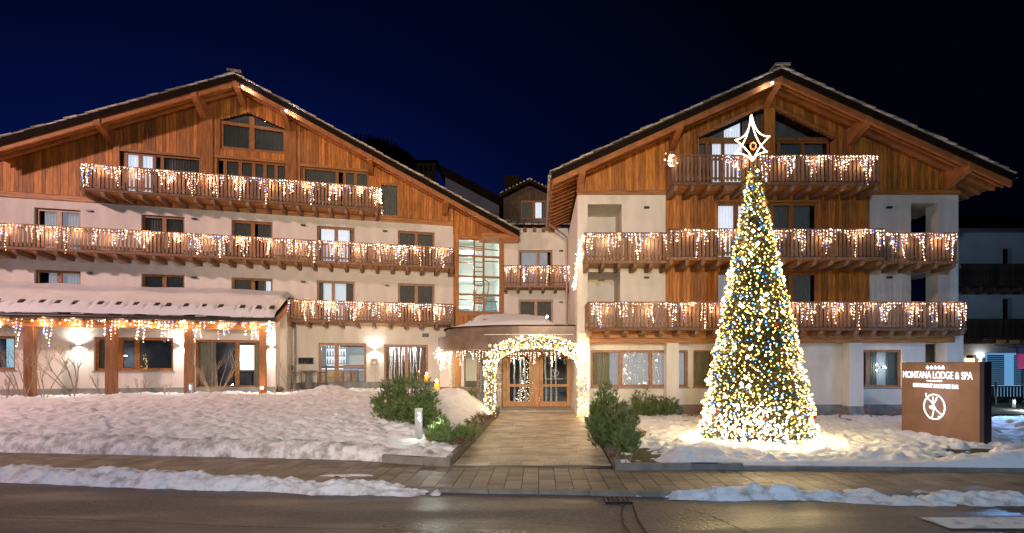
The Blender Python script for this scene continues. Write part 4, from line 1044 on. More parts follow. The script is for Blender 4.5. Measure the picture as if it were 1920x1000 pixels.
MB().box(-.03, C0, -.07, -.002, ZWr - .0, ZWr + .17).build('base_beam', M_boardH, rb); MB().box(C1, RU + .03, -.07, -.002, ZWr, ZWr + .17).build('base_beam', M_boardH, rb)
mb = MB()
for px, w_ in ((1442, .42), (1250, .14), (1628, .14)):
    u = RF.u(-.06, px); MB().box(u - w_ / 2, u + w_ / 2, -.12, -.06, rf_top, zw2(u) - .15).build('post', M_board, rb)
for h in cw:
    cv = MB(); cavity(cv, h[0], h[1], h[2], h[3], .1); cv.build('room_shadow', M_dark, rb)
    window(rb, h[0], h[1], h[2], h[3], .02, (.0 + .20, .36, .55, .74), [(.03, .19, lit if h is cw[0] else soft), (.22, .34, lit if h is cw[0] else dim), (.57, .73, dim), (.76, .95, dim)], fw=.11)
    MB().box(h[0] - .06, h[1] + .06, -.10, -.052, h[3], h[3] + .12).build('head_trim', M_boardH, rb)
cv = MB(); cavity(cv, g0, g1, gb, gp_[1] - .05, .1, 1.6); cv.build('room_shadow', M_dark, rb)
zm = RF.z(.3, 1400, 265)
window(rb, g0 + .05, g1 - .05, gb, zm, .32, (.08, .20, .36, .42, .62, .80), [(.02, .12, dim), (.13, .37, lit), (.45, .97, dim)], fw=.08)
window(rb, g0 + .05, g1 - .05, zm + .02, gp_[1], .325, (.5,), [(.05, .22, dim), (.22, .34, lit), (.36, .97, dim)], fw=.10, top=lambda u: max(zm + .16, topg(u) - .04))
mb = MB(); mb.prism([(g0 - .02, gl - .05), (gp_[0], gp_[1] - .02), (gp_[0], gp_[1] + .10), (g0 - .02, gl + .10)], -.16, -.055); mb.prism([(g1 + .02, gr - .05), (gp_[0], gp_[1] - .02), (gp_[0], gp_[1] + .10), (g1 + .02, gr + .10)], -.16, -.055)
mb.box(g0 - .02, g0 + .03, -.1, .3, gb, gl); mb.box(g1 - .03, g1 + .02, -.1, .3, gb, gr); mb.build('gable_window_trim', M_boardH, rb)
for px in (1092, 1276, 1462, 1632, 1824):
    u = RF.u(vR, px); u = min(u, RU - .05)
    purlin(rb, u, zt2(u) - .175, vR + .01, -.05)
# eave rafters over the left flank
for i in range(13):
    y = vR + .95 + i * .55; zl = zt2(rl[0] + .05)
    MB().prism([(rl[0] + .04, zl - .165), (.0, zt2(0) - .175), (.0, zt2(0) - .33), (rl[0] + .04, zl - .30)], y, y + .1).build('eave_rafter', M_beam, rroof)
    if i < 11:
        zl2 = zt2(rre[0] - .05)
        MB().prism([(rre[0] - .04, zl2 - .165), (RU, zt2(RU) - .175), (RU, zt2(RU) - .33), (rre[0] - .04, zl2 - .30)], y, y + .1).build('eave_rafter', M_beam, rroof)
mb = MB(); gpf = [(-.075 * math.cos(math.pi * i / 8), -.075 * math.sin(math.pi * i / 8)) for i in range(9)]
mb.prism([(rl[0] - .06 + p[0], zt2(rl[0]) - .10 + p[1]) for p in gpf], vR, 6.4); mb.prism([(rre[0] + .06 + p[0], zt2(rre[0]) - .10 + p[1]) for p in gpf], vR, 6.4)
mb.build('gutter', M_gutter, rb)
o = root('downpipe', (1.40, 25.6, 0), 0, 'downpipe running down the inner corner from the right chalet gutter', 'downpipe')
q = zt2(rl[0]) - .2
MB().path([(rl[0] + 1.50 - 1.4, .3, q), (-.0, .9, q - .55), (.0, .9, 3.4)], .05, 8).build('pipe', M_gutter, o)
# roof tie boards at the right eave end
# ground floor
bz = ZB
G = [RF.z(0, 1200, 780)]
gw = [RHh(1108, 1290, 657, 726), RHh(1300, 1375, 657, 726), RHh(1585, 1692, 656, 727)]
ge = RHh(1734, 1764, 645, 775)
wall_grid(0, RU, -.1, bz, [*gw, (RF.u(0, 1735), RF.u(0, 1762), 0, bz - .02)], 0, .28).build('wall', M_plaster, rb)
MB().box(-.03, RU, -.035, -.003, -.1, .45).build('plinth', M_plinth, rb)
cv = MB()
for g in gw: cavity(cv, *g, .12, 1.4)
cavity(cv, RF.u(0, 1735), RF.u(0, 1762), 0, bz - .02, .12, 3)
cv.build('room_shadow', MATS['dim_room'], rb)
window(rb, *gw[0], .1, (.31, .62, .82), [(.01, .20, M_curtg), (.20, .98, M_curtlit2)], fw=.09, sill=True)
window(rb, *gw[1], .1, (.5,), [(.0, 1, M_curtg)], fw=.09, sill=True)
window(rb, *gw[2], .1, (.42,), [(0, .4, dim), (.45, .62, M_curtg), (.62, .8, M_curtlit2), (.8, 1, M_curtg)], fw=.1, sill=True)
u, z = RF.hit(0, 1748, 676); MB().ball((u, 1.4, z), .34, sz=.5).build('pendant_lamp', mat('paper_lamp', (1, .9, .7), .6, emit=(1, .62, .3), estr=2.6, sample=False), rb)
for (p0, p1) in ((1250, 1273), (1592, 1619)):
    MB().box(RF.u(-.5, p0), RF.u(-.5, p1), -.5, -.036, -.1, bz).build('pillar', M_plaster, rb)
    MB().box(RF.u(-.5, p0) - .02, RF.u(-.5, p1) + .02, -.525, -.037, -.1, .42).build('pillar_base', M_plinth, rb)
MB().box(RF.u(-.3, 1764), RF.u(-.3, 1795), -.6, -.036, -.1, rf_low - .2).build('pillar', M_plaster, rb)
MB().box(-.0, .42, -.45, -.036, -.1, rf_low - .16).build('pillar', M_plaster, rb)
mb = MB(); z0 = ZB - .0
for k in range(3): mb.box(.43, RF.u(-.6, 1790), -.62 + .0 * k, -.54, z0 + k * .165, z0 + k * .165 + .155)
mb.box(.43, RF.u(-.6, 1790), -.54, -.036, z0 - .0, z0 + .05)
mb.build('fascia_boards', M_boardH, rb)
# balconies
kr = {}
b0, b1_ = RF.u(-1.15, 1097), RF.u(-1.15, 1256); c0, c1_ = RF.u(-1.6, 1255), RF.u(-1.6, 1655); d0, d1_ = RF.u(-1.15, 1655), RF.u(-1.15, 1795)
balcony(rb, b0, b1_, -1.15, -.003, rf_mid, rz_mid, (True, False), jstep=.64, kit=kr)
balcony(rb, c0, c1_, -1.6, -.06, rf_mid + .04, rz_midc, (True, True), jstep=.60, kit=kr)
balcony(rb, d0, d1_, -1.15, -.003, rf_mid, rz_mid, (False, True), jstep=.60, kit=kr)
e0, e1 = RF.u(-1.45, 1103), RF.u(-1.45, 1812); balcony(rb, e0, e1, -1.45, -.06, rf_low, rz_low, (True, True), jstep=.66, kit=kr)
t0_, t1_ = RF.u(-1.35, 1264), RF.u(-1.35, 1650); balcony(rb, t0_, t1_, -1.35, -.125, rf_top, rz_top, (True, True), jstep=.60, kit=kr)
icicles(RF, b0 + .1, b1_, rz_mid - .03, -1.21, 21, 'icicle lights on the left end of the middle right-hand balcony', step=1.3)
icicles(RF, c0 + .05, c1_, rz_midc - .03, -1.66, 22, 'icicle lights along the projecting centre of the right chalet middle balcony', step=1.5, power=6)
icicles(RF, d0 + .05, d1_, rz_mid - .03, -1.21, 23, 'icicle lights on the right end of the middle right-hand balcony', step=1.5, power=5.5)
icicles(RF, e0 + .1, e1, rz_low - .03, -1.51, 24, 'icicle lights along the full-width lowest balcony of the right chalet', step=1.4, power=6.5)
icicles(RF, RF.u(-1.41, 1355), t1_, rz_top - .03, -1.41, 25, 'icicle lights on the top balcony beside the tree star', step=1.5, power=5.5)
bunch(RF, [(t0_ - .15, rz_top + .02), (t0_ - .05, rz_top - .45)], -1.4, 13, 'loose cluster of fairy lights at the left end of the top right balcony', 22, .16, power=5, r0=.024)
bunch(RF, [(b0 - .02, rz_mid - .1, -1.1), (b0 - .12, rz_mid - .35, -.6), (b0 - .12 - .05, rz_mid - .9, .2), (-.08, rz_mid - 1.8, 1.0)], 0, 14, 'swag of bright fairy lights round the front corner of the right chalet', 220, .07, power=12)
for k, (px, py, lab) in enumerate(((1212, 390, 'dark wall spotlight on the upper white bay left of the larch centre'), (1212, 521, 'dark wall spotlight on the lower white bay left of the larch centre'), (1666, 390, 'dark wall spotlight on the upper white bay right of the larch centre'), (1666, 521, 'dark wall spotlight on the lower white bay right of the larch centre'))):
    u, z = RF.hit(0, px, py); small_box(RF, u, -.001, z, lab, 'dark spotlights on the right chalet wall')
u, z = RF.hit(vR, 1448, 156); o = root('gable_spotlight', RF.W(u, vR + .02, z), 0, 'white spotlight under the ridge of the right gable', 'spotlight', 'spotlights under the gables')
MB().ball((0, -.03, 0), .045, seg=10, rings=6).build('lens', M_white_em, o); MB().tube((0, 0, 0), (0, .1, .05), .05, .035, 8).build('housing', M_lampmetal, o)
lamp(o, (-.25, -.14, -.16), 8, (1, .93, .9), .03)
u, z = RF.hit(0, 1657, 689)
u, z = RF.hit(-.036, 1657, 689); 
wl = root('wall_light', (u + 1.53, 20.985, z), 0, 'small lit wall lamp at the far right ground-floor window', 'wall light', 'up and down wall lights')
MB().box(-.09, .09, -.08, -.001, -.035, .035).build('housing', M_lampmetal, wl); MB().box(-.06, .06, -.07, -.02, .036, .04).box(-.06, .06, -.07, -.02, -.04, -.036).build('lens', M_lampglow, wl)
lamp(wl, (0, -.12, .12), 5, (.85, .95, 1), .03); lamp(wl, (0, -.12, -.12), 5, (.85, .95, 1), .03)

# ------------------------------------------------------------------ link building with balcony, behind the entrance
KF = Frame((0, 27.6), (1, 0))
kbld = root('link_building', (0, 27.6, 0), 0, 'narrow white link between the chalets with one lit balcony', 'building')
k0, k1 = KF.u(0, 943), 1.53 - .0
def KH(p0, p1, ty, by): return (KF.u(0, p0), KF.u(0, p1), KF.z(0, p0, by), KF.z(0, p0, ty))
kz_r = KF.z(-1.0, 1000, 498); kz_f = kz_r - .98
kw1 = KH(972, 1036, 469, 500); kw1 = (kw1[0], kw1[1], kz_f + .03, kw1[3]); kw2 = KH(972, 1037, 562, 612)
ktop = KF.z(0, 1000, 428)
wall_grid(k0, k1, 2.5, ktop, [kw1, kw2], 0, .25).build('wall', M_plaster, kbld)
cv = MB(); cavity(cv, *kw1, .12); cavity(cv, *kw2, .12); cv.build('room_shadow', M_dark, kbld)
window(kbld, *kw1, .08, (.58,), [(.08, .55, soft), (.62, .85, soft)], fw=.1); window(kbld, *kw2, .08, (.5,), [(0, 1, dim)], fw=.1)
balcony(kbld, KF.u(-1.0, 944), KF.u(-1.0, 1068), -1.0, -.003, kz_f, kz_r, (True, False), jstep=.63, kit={}, under=True)
icicles(KF, KF.u(-1.0, 946), KF.u(-1.0, 1066), kz_r - .03, -1.06, 31, 'icicle lights on the small balcony between the two chalets', step=1.1, power=5)
for j, (px, py) in enumerate(((1052, 471), (1052, 567))):
    u, z = KF.hit(0, px, py); small_box(KF, u, -.001, z, ('dark wall spotlight beside the upper window of the link', 'dark wall spotlight beside the lower window of the link')[j], 'dark spotlights on the link wall')
for px in (984, 1002, 1019, 965, 1037): u = KF.u(-.3, px); MB().box(u - .09, u + .09, -.35, .0, ktop - .22, ktop - .04).build('eave_joist', M_joist, kbld)
mb = MB(); mb.prismx([(-.5, ktop - .04), (-.5, ktop + .05), (2.6, ktop + 1.15), (2.6, ktop + 1.06)], k0, k1 + .2); mb.build('roof', M_darkroof, kbld)
for r_ in range(6):
    for i in range(10):
        y = -.5 + r_ * .45; q = MB(); q.prismx([(y, ktop + .06 + (y + .5) * .355), (y + .5, ktop + .06 + (y + 1.0) * .355), (y + .5, ktop + .10 + (y + 1.0) * .355), (y, ktop + .11 + (y + .5) * .355)], k0 + i * .37 + rnd.uniform(0, .04), k0 + i * .37 + .35)
        q.build('roof_tile', M_stone, kbld)
# dormer
DF = Frame((0, 30.2), (1, 0))
dm = root('dormer_house', (0, 30.2, 0), 0, 'dark wooden dormer with one lit window above the link roof', 'building')
a0, a1 = DF.u(0, 944), DF.u(0, 1042); ax, az = DF.hit(-.5, 993, 338); dz0 = DF.z(0, 1000, 414)
el_ = DF.hit(-.5, 940, 364)
ds = (az - el_[1]) / (ax - el_[0]); dtop = lambda u: az - abs(u - ax) * ds - .14
dw = (DF.u(0, 975), DF.u(0, 1027), dz0 + .05, DF.z(0, 975, 376))
mb = MB(); boards(mb, a0, a1, dz0 - .6, dtop, [dw], -.03, .05, .2); mb.build('cladding_boards', mat('old_dark_boards', (.10, .06, .035), .8, var=.4, nscale=5, island=.3), dm, kind='stuff')
cv = MB(); cavity(cv, *dw, .1); cv.build('room_shadow', M_dark, dm)
window(dm, *dw, .02, (.5,), [(.05, .45, dim), (.52, .78, M_curtlit), (.8, 1, dim)], fw=.1)
mb = MB(); xr_ = 2 * ax - el_[0]; mb.prism([(el_[0], el_[1]), (ax, az), (xr_, el_[1]), (xr_, el_[1] - .14), (ax, az - .14), (el_[0], el_[1] - .14)], -.6, 5); mb.build('roof', M_darkroof, dm)
for k in range(16):
    u = lerp(el_[0], xr_, (k + .5) / 16); z = az - abs(u - ax) * ds; q = MB(); q.box(-.17, .17, -.1, .5, 0, .06)
    obj('roof_tile', q.mesh('roof_tile', M_stone), dm, (u, -.6, z), rot=(0, math.copysign(math.atan(ds), u - ax) - 0, 0))
mb = MB(); cxx, czz = DF.hit(2, 961, 350); mb.box(cxx - .45, cxx + .45, 1.6, 2.4, czz - 1, czz + .55); mb.build('chimney', M_darkroof, dm)

# ------------------------------------------------------------------ entrance: canopy, doors, stonework, arch
cn = root('entrance_canopy', (0, 0, 0), 0, 'curved bronze entrance canopy with snow on top', 'canopy')
arc = [(-4.75, 25.4), (-4.55, 24.2), (-4.1, 23.2), (-3.4, 22.5), (-2.5, 22.0), (-1.4, 21.75), (-.2, 21.68), (1.0, 21.68), (1.5, 21.7)]
def sm(pts, k=4):
    out = []
    P = [Vector(p) for p in pts]; P = [P[0]] + P + [P[-1]]
    for i in range(1, len(P) - 2):
        for j in range(k):
            t = j / k; a, b_, c, d = P[i - 1], P[i], P[i + 1], P[i + 2]
            out.append(.5 * ((2 * b_) + (c - a) * t + (2 * a - 5 * b_ + 4 * c - d) * t * t + (3 * b_ - a - 3 * c + d) * t ** 3))
    out.append(P[-2]); return out
A = sm(arc); zc0 = 2.62; zc1 = 3.24; zc2 = 3.62
def slabp(pts, z0, z1, name, m, inset=0.0):
    ps = [(p.x + (inset if p.x < -1 else 0), p.y + inset) for p in pts]
    ps[-1] = (1.52, ps[-1][1]); MB().prismz(ps + [(1.52, 27.4), (ps[0][0], 27.4)], z0, z1).build(name, m, cn)
slabp(A, zc0, zc1, 'lower_fascia', M_copper); slabp(A, zc1 + .001, zc2, 'upper_fascia', M_copper, .30)
slabp(A, zc2 + .001, zc2 + .04, 'roof_sheet', M_darkroof, .22)
# snow on the canopy
X, V = np.meshgrid(np.linspace(-4.0, .9, 110), np.linspace(0, 1, 46)); Yc = np.interp(X, [p.x for p in A], [p.y for p in A]) + .3 + V * 3.6
edge = np.clip((X + 4.0) / 1.2, 0, 1) ** .7 * np.clip((.75 - X) / .5, 0, 1) ** .6
Zs = zc2 + .03 + edge * (.10 + .52 * np.clip(V / .5, 0, 1) ** .8 * np.clip((X + 4.2) / 1.6, 0, 1)) * np.clip(V / .06, 0, 1) ** .6 * (1 + .35 * fbm(X * .9, V * 2, 301, 4))
gridmesh('roof_snow', X, Yc, Zs, M_snowroof, cn)
mb = MB(); 
for i, p in enumerate(A[:-2]):
    q = A[i + 1]; 
    if p.x > -2.4: mb.prismz([(p.x, p.y + .02), (q.x, q.y + .02), (q.x, q.y + .3), (p.x, p.y + .3)], zc1 + .002, zc1 + .03)
mb.build('ledge_snow', M_snowroof, cn)
mb = MB()
for i in range(6):
    x = -2.9 + i * .62; y = float(np.interp(x, [p.x for p in A], [p.y for p in A])) + .95
    mb.box(x - .12, x + .12, y, y + .03, zc2 + .33, zc2 + .36); mb.box(x - .02, x + .02, y, y + .03, zc2 + .2, zc2 + .33)
mb.build('snow_guards', M_metal, cn, kind='stuff')
for i in range(5):
    for k in range(7):
        q = MB(); q.box(-.2, .2, -.16, .16, 0, .035)
        obj('roof_tile', q.mesh('roof_tile', M_stone), cn, (.65 + rnd.uniform(-.05, .05) + i * .2, 22.3 + k * .6, zc2 + .05 + k * .04 + .01 * i), rot=(R(6), 0, rnd.uniform(-.3, .3)))
def star2d(r0, r1, n=5):
    return [(r * math.sin(math.pi * i / n), r * math.cos(math.pi * i / n)) for i in range(2 * n) for r in [(r0 if i % 2 == 0 else r1)]]
def put_star(parent, x, y, z, r, m, rot=0, name='star'):
    st_ = MB(); st_.prism(star2d(r, r * .42), -.012, .012); return obj(name, st_.mesh(name, m), parent, (x, y, z), rot=(0, 0, rot))
def text(parent, s, loc, size, m, rot, name='lettering', width=None, ext=.006, bold=0.0, align='CENTER'):
    c = bpy.data.curves.new(name, 'FONT'); c.body = s; c.size = size; c.extrude = ext; c.align_x = align; c.offset = bold
    t = bpy.data.objects.new('tmp_text', c); COL.objects.link(t); bpy.context.view_layer.update()
    me = bpy.data.meshes.new_from_object(t.evaluated_get(bpy.context.evaluated_depsgraph_get())); bpy.data.objects.remove(t); bpy.data.curves.remove(c)
    me.materials.clear(); me.materials.append(m); me.name = name
    return obj(name, me, parent, loc, rot=rot)
M_letter = mat('pale_letters', (.75, .66, .5), .5, emit=(1, .82, .5), estr=.35, sample=False)
for i in range(5):
    x = (918 + i * 10.4 - CX) / F * 21.7; y = float(np.interp(x, [p.x for p in A], [p.y for p in A])) - .02
    put_star(cn, x, y, CH + (HZ - 648) / F * 21.7, .10, M_letter)
text(cn, 'MONTANA LODGE', ((1022 - CX) / F * 21.66, 21.655, CH + (HZ - 651.5) / F * 21.66), .235, M_letter, (R(90), 0, 0))
icl = icicles(Frame((0, 0), (1, 0)), 0, .01, 0, 0, 99, 'x') if False else None
# icicle lights along the canopy edge
def icicle_path(pts, z, seed, label, drop=.5, density=1, power=7, skip=None, bright=1.1):
    r = random.Random(seed); o = root('icicle_lights', (0, 0, 0), 0, label, 'fairy lights', 'icicle light curtains'); wire = MB(); bl = MB()
    L = 0; prev = None
    for a, b_ in zip(pts[:-1], pts[1:]):
        d = (b_ - a).length; n = max(1, int(d / .06 * density))
        for i in range(n):
            p = a.lerp(b_, (i + r.random() * .6) / n); L += d / n
            f = (L % .8) / .8; Lg = drop * max(.15, 1.1 - abs(f - .5) * 2) * r.uniform(.5, 1.1)
            if skip and skip(p): continue
            zb = z; last = Vector((p.x, p.y, z))
            if prev: wire.tube(prev, last, .004, .004, 3, cap=False)
            prev = last
            while zb > z - Lg:
                zb -= r.uniform(.05, .09); q = Vector((p.x + r.uniform(-.02, .02), p.y - .03, zb)); wire.tube(last, q, .0025, .0025, 3, cap=False); last = q
                bl.octa(q, r.choice((.014, .018, .022)) * bright, 0 if r.random() < .45 else (1 if r.random() < .9 else 2))
    wire.build('wire', M_wire, o); bl.build('bulbs', [M_warm, M_white, M_blue], o, kind='stuff')
    for i in range(0, len(pts) - 1, 5):
        if not (skip and skip(pts[i])): lamp(o, (pts[i].x, pts[i].y - .1, z - .2), power, (1, .72, .45), .03)
    return o
icicle_path([Vector((p.x, p.y - .04)) for p in A if p.x < -1.3], zc0 + .02, 41, 'icicle lights along the left edge of the entrance canopy', .5, .55, 5, None, .9)
icicle_path([Vector((-1.35 + i * .1, 21.9)) for i in range(28)], 2.58, 42, 'pinkish icicle lights hanging inside the arch before the doors', .5, .7, 3, None, .8)
bunch(Frame((0, 0), (1, 0)), [((820 - CX) / F * 23.6, 2.55, 23.5), ((834 - CX) / F * 23.2, 2.4, 23.1), ((830 - CX) / F * 23.2, 1.9, 23.2)], 0, 43, 'dense clump of white fairy lights under the left end of the canopy', 80, .17, power=8)
# entrance doors at the back of the porch
DY = 25.0
en = root('entrance_doors', (0, DY, 0), 0, 'double larch and glass entrance doors at the end of the walk', 'doors')
EF = Frame((0, DY), (1, 0)); ex0, ex1 = EF.u(0, 943), EF.u(0, 1076); ez0 = .06; ez1 = CH + (HZ - 655) / F * DY + .1
mb = MB(); mb.box(ex0, ex0 + .14, -.08, .12, ez0, ez1); mb.box(ex1 - .14, ex1, -.08, .12, ez0, ez1); mb.box(ex0, ex1, -.07, .11, ez1 - .32, ez1); xm = EF.u(0, 1006); mb.box(xm - .17, xm + .13, -.10, .12, ez0, ez1 - .01)
mb.build('door_frame', M_door, en)
for k, (a, c) in enumerate(((ex0 + .15, xm - .18), (xm + .14, ex1 - .15))):
    mb = MB(); t = .17; zt_ = ez1 - .34
    mb.box(a, a + t, 0, .06, ez0, zt_); mb.box(c - t, c, 0, .06, ez0, zt_); mb.box(a + t, c - t, 0, .06, zt_ - .14, zt_); mb.box(a + t, c - t, 0, .06, ez0, ez0 + .24); mb.box(a + t, c - t, 0, .06, ez0 + .93, ez0 + 1.05)
    d = mb.build('door', M_door, en)
    MB().add([(a + t, .03, ez0 + .24), (c - t, .03, ez0 + .24), (c - t, .03, zt_ - .14), (a + t, .03, zt_ - .14)], [(0, 1, 2, 3)]).build('pane', M_glassc, d)
    MB().tube((a + .08 if k else c - .08, -.05, ez0 + .9), (a + .08 if k else c - .08, -.05, ez0 + 1.3), .018, .018, 8).build('handle', M_steel, d)
# etched emblem on the right leaf
def arcpts(cx, cz, rx, rz, a0, a1, n, y): return [(cx + rx * math.cos(R(lerp(a0, a1, i / n))), y, cz + rz * math.sin(R(lerp(a0, a1, i / n)))) for i in range(n + 1)]
exm = EF.u(0, 1040); ezm = CH + (HZ - 700) / F * DY
M_etch = mat('etched_white', (.8, .82, .85), .6, emit=(.8, .85, .9), estr=.25, sample=False)
em = MB(); em.path(arcpts(exm, ezm, .17, .17, 0, 360, 26, -.004), .008, 5)
em.path([(exm - .08, -.004, ezm + .14), (exm - .02, -.004, ezm + .03), (exm + .03, -.004, ezm - .05), (exm + .08, -.004, ezm - .12)], .008, 5)
em.path([(exm + .06, -.004, ezm + .14), (exm, -.004, ezm + .02), (exm - .02, -.004, ezm - .15)], .008, 5); em.build('door_emblem', M_etch, en)
text(en, 'MONTANA LODGE & SPA', (exm, -.006, ezm - .29), .068, M_etch, (R(90), 0, 0), name='door_lettering', ext=.001)
# lobby seen through the doors
lo = tag(root('lobby', (0, DY, 0), 0), 'lobby behind the entrance doors', 'room', kind='structure')
MB().add([(ex0 - .3, .15, 0), (ex1 + .3, .15, 0), (ex1 + .3, .15, 2.9), (ex0 - .3, .15, 2.9), (ex0 - .3, 4.4, 0), (ex1 + .3, 4.4, 0), (ex1 + .3, 4.4, 2.9), (ex0 - .3, 4.4, 2.9)], [(4, 5, 6, 7), (0, 4, 7, 3), (1, 2, 6, 5), (0, 1, 5, 4), (3, 7, 6, 2)]).build('inner_walls', mat('lobby_wall', (.14, .16, .20), .7, var=.3, nscale=1), lo)
for i, x in enumerate((-1.45, -1.2, -.95, -.62, .35, .62, .85)):
    o = root('birch_pole', (x, DY + 1.2, .02), 0, '%s birch trunk from the left inside the entrance doors' % ORD[i], 'birch trunk', 'birch trunks in the lobby')
    mb = MB(); p = Vector((0, 0, 0))
    for k in range(6): q = p + Vector((rnd.uniform(-.04, .04), 0, .46)); mb.tube(p, q, .045, .045, 7); p = q
    mb.build('stem', M_birch, o)
lamp(lo, (-1.0, .8, 2.5), 26, (.95, 1, .95), .08, name='downlight'); lamp(lo, (.8, 1.0, 2.6), 6, (.9, .95, 1), .08, name='downlight')
o = root('small_lit_tree', (-.55, DY + 2.0, .02), 0, 'small lit tree inside behind the left entrance door', 'Christmas tree')
rj = random.Random(12); fo_ = MB(); bl_ = MB()
for i in range(1500):
    z = 2.5 * (1 - math.sqrt(rj.random())); a = rj.random() * 6.283; q = .62 * (1 - z / 2.55) * rj.uniform(.5, 1); p = Vector((q * math.cos(a), q * math.sin(a), z + .1)); d = Vector((math.cos(a), math.sin(a), rj.uniform(-.3, .3))) * .09; s_ = d.cross(Vector((0, .3, 1))).normalized() * .02
    fo_.add([p - s_, p + s_, p + d], [(0, 1, 2)])
    if i % 6 == 0: bl_.octa(p + d, .014, 0)
MB().tube((0, 0, 0), (0, 0, 2.5), .04, .01, 6).build('trunk', M_bark, o); fo_.build('foliage', M_needle, o, kind='stuff'); bl_.build('bulbs', M_white, o, kind='stuff')
# wall around the doors, stone column, recess on the left
mb = MB(); mb.box(k0 - 2.9, ex0 - .42, DY + .6, DY + .8, 0, 2.9); mb.box(-4.0, -3.45, DY - .4, DY + .6, 0, 2.62); mb.build('porch_wall', M_plaster, cn); MB().box(ex1, 1.53, DY - .05, DY + .2, 0, 2.9).build('porch_wall', M_plaster, cn)
MB().box(ex0 - .3, 1.52, DY - .02, DY + .3, ez1, 2.62 + .3).build('porch_header', M_boardH, cn)
sc_ = root('stone_column', (0, DY, 0), 0, 'pale dry-stone column left of the entrance doors', 'column')
cxa, cxb = EF.u(-1.0, 921), ex0 - .0; z = 0.0
while z < 2.55:
    h = rnd.uniform(.07, .13); x = cxa + rnd.uniform(-.02, .02)
    while x < cxb - .03:
        w_ = rnd.uniform(.14, .34); c = min(x + w_, cxb); MB().box(x + .006, c - .006, -1.0 - rnd.uniform(0, .03), .05, z + .005, z + h - .005).build('stone', mat('pale_stone', (.62, .56, .47), .8, var=.25, nscale=5, island=.25, bump=.5) if 'pale_stone' not in MATS else MATS['pale_stone'], sc_); x = c
    z += h
MB().box(cxa + .03, cxb - .02, -.96, .04, 0, 2.55).build('core', M_joint, sc_)
o = root('log_pole', ((897 - CX) / F * 22.4, 22.4, 0), 0, 'rough bark log post left of the light arch', 'log post')
mb = MB(); p = Vector((0, 0, 0))
for k in range(8): q = Vector((rnd.uniform(-.03, .03), 0, (k + 1) * .33)); mb.tube(p, q, .085 + rnd.uniform(-.01, .01), .085, 9); p = q
mb.build('log', mat('grey_bark', (.30, .26, .22), .9, col2=(.12, .10, .08), nscale=9, bump=.9), o)
o = root('birch_pole', ((846 - CX) / F * 23.2, 23.2, .85), 0, 'speckled birch trunk under the left end of the canopy', 'birch trunk')
MB().tube((0, 0, 0), (0, 0, 1.76), .10, .09, 10).build('stem', M_birch, o)
o = root('timber_post', ((858 - CX) / F * 23.6, 23.6, .75), 0, 'flat orange timber post beside the birch trunk', 'post')
MB().box(-.12, .12, -.1, .1, 0, 1.86).build('plank', mat('orange_timber', (.55, .25, .04), .5, var=.25, nscale=6, stretch=(4, 4, .6)), o)
rwn = root('reception_window', (0, 25.2, 0), 0, 'reception window with a pale blind behind the fairy lights', 'window')
qa, qb = (863 - CX) / F * 25.2, (897 - CX) / F * 25.2
MB().box(qa, qb, .1, .12, 1.25, 2.6).build('blind', mat('blind_fabric', (.55, .52, .42), .8, emit=(.9, .85, .6), estr=.12, var=.12, nscale=2, sample=False), rwn)
MB().box(qa, qb, .14, .16, .2, 1.25).build('glass', mat('green_glass', (.16, .17, .13), .2, var=.3), rwn); MB().box(qa, qb, -.02, .05, .75, .95).build('transom', M_frame, rwn)
# stone ledge with the lantern
o = root('stone_ledge', ((850 - CX) / F * 22.4, 22.4, 0), 0, 'grey stone garden ledge below the birch trunk', 'ledge')
MB().box(-.55, .75, -.2, .3, .3, 1.02).build('block', M_plinth, o); MB().box(-.6, .8, -.25, .35, 1.021, 1.08).build('coping', M_kerb, o)
def lantern(px, py, d, s, label):
    x = (px - CX) / F * d; z = CH + (HZ - py) / F * d
    o = root('lantern', (x, d, z), 0, label, 'lantern', 'orange lanterns by the entrance')
    MB().lathe([(.11 * s, 0), (.11 * s, .14 * s)], (0, 0, 0), 12).build('base', M_metal, o)
    MB().lathe([(.10 * s, .141 * s), (.12 * s, .3 * s), (.10 * s, .5 * s)], (0, 0, 0), 12).build('shade', mat('amber_glass', (.9, .4, .05), .3, emit=(1, .33, .03), estr=.9, sample=False) if 'amber_glass' not in MATS else MATS['amber_glass'], o, smooth=True)
    MB().ball((0, 0, .60 * s), .05 * s, sz=1.5).build('flame', M_orange_em, o); lamp(o, (0, -.05, .62 * s), 9 * s, (1, .5, .18), .04)
lantern(819, 742, 22.0, 1.0, 'amber lantern with a bright flame on the ground beside the stone ledge')
lantern(800, 722, 22.6, .8, 'second lantern flame half hidden behind the big pine bush')
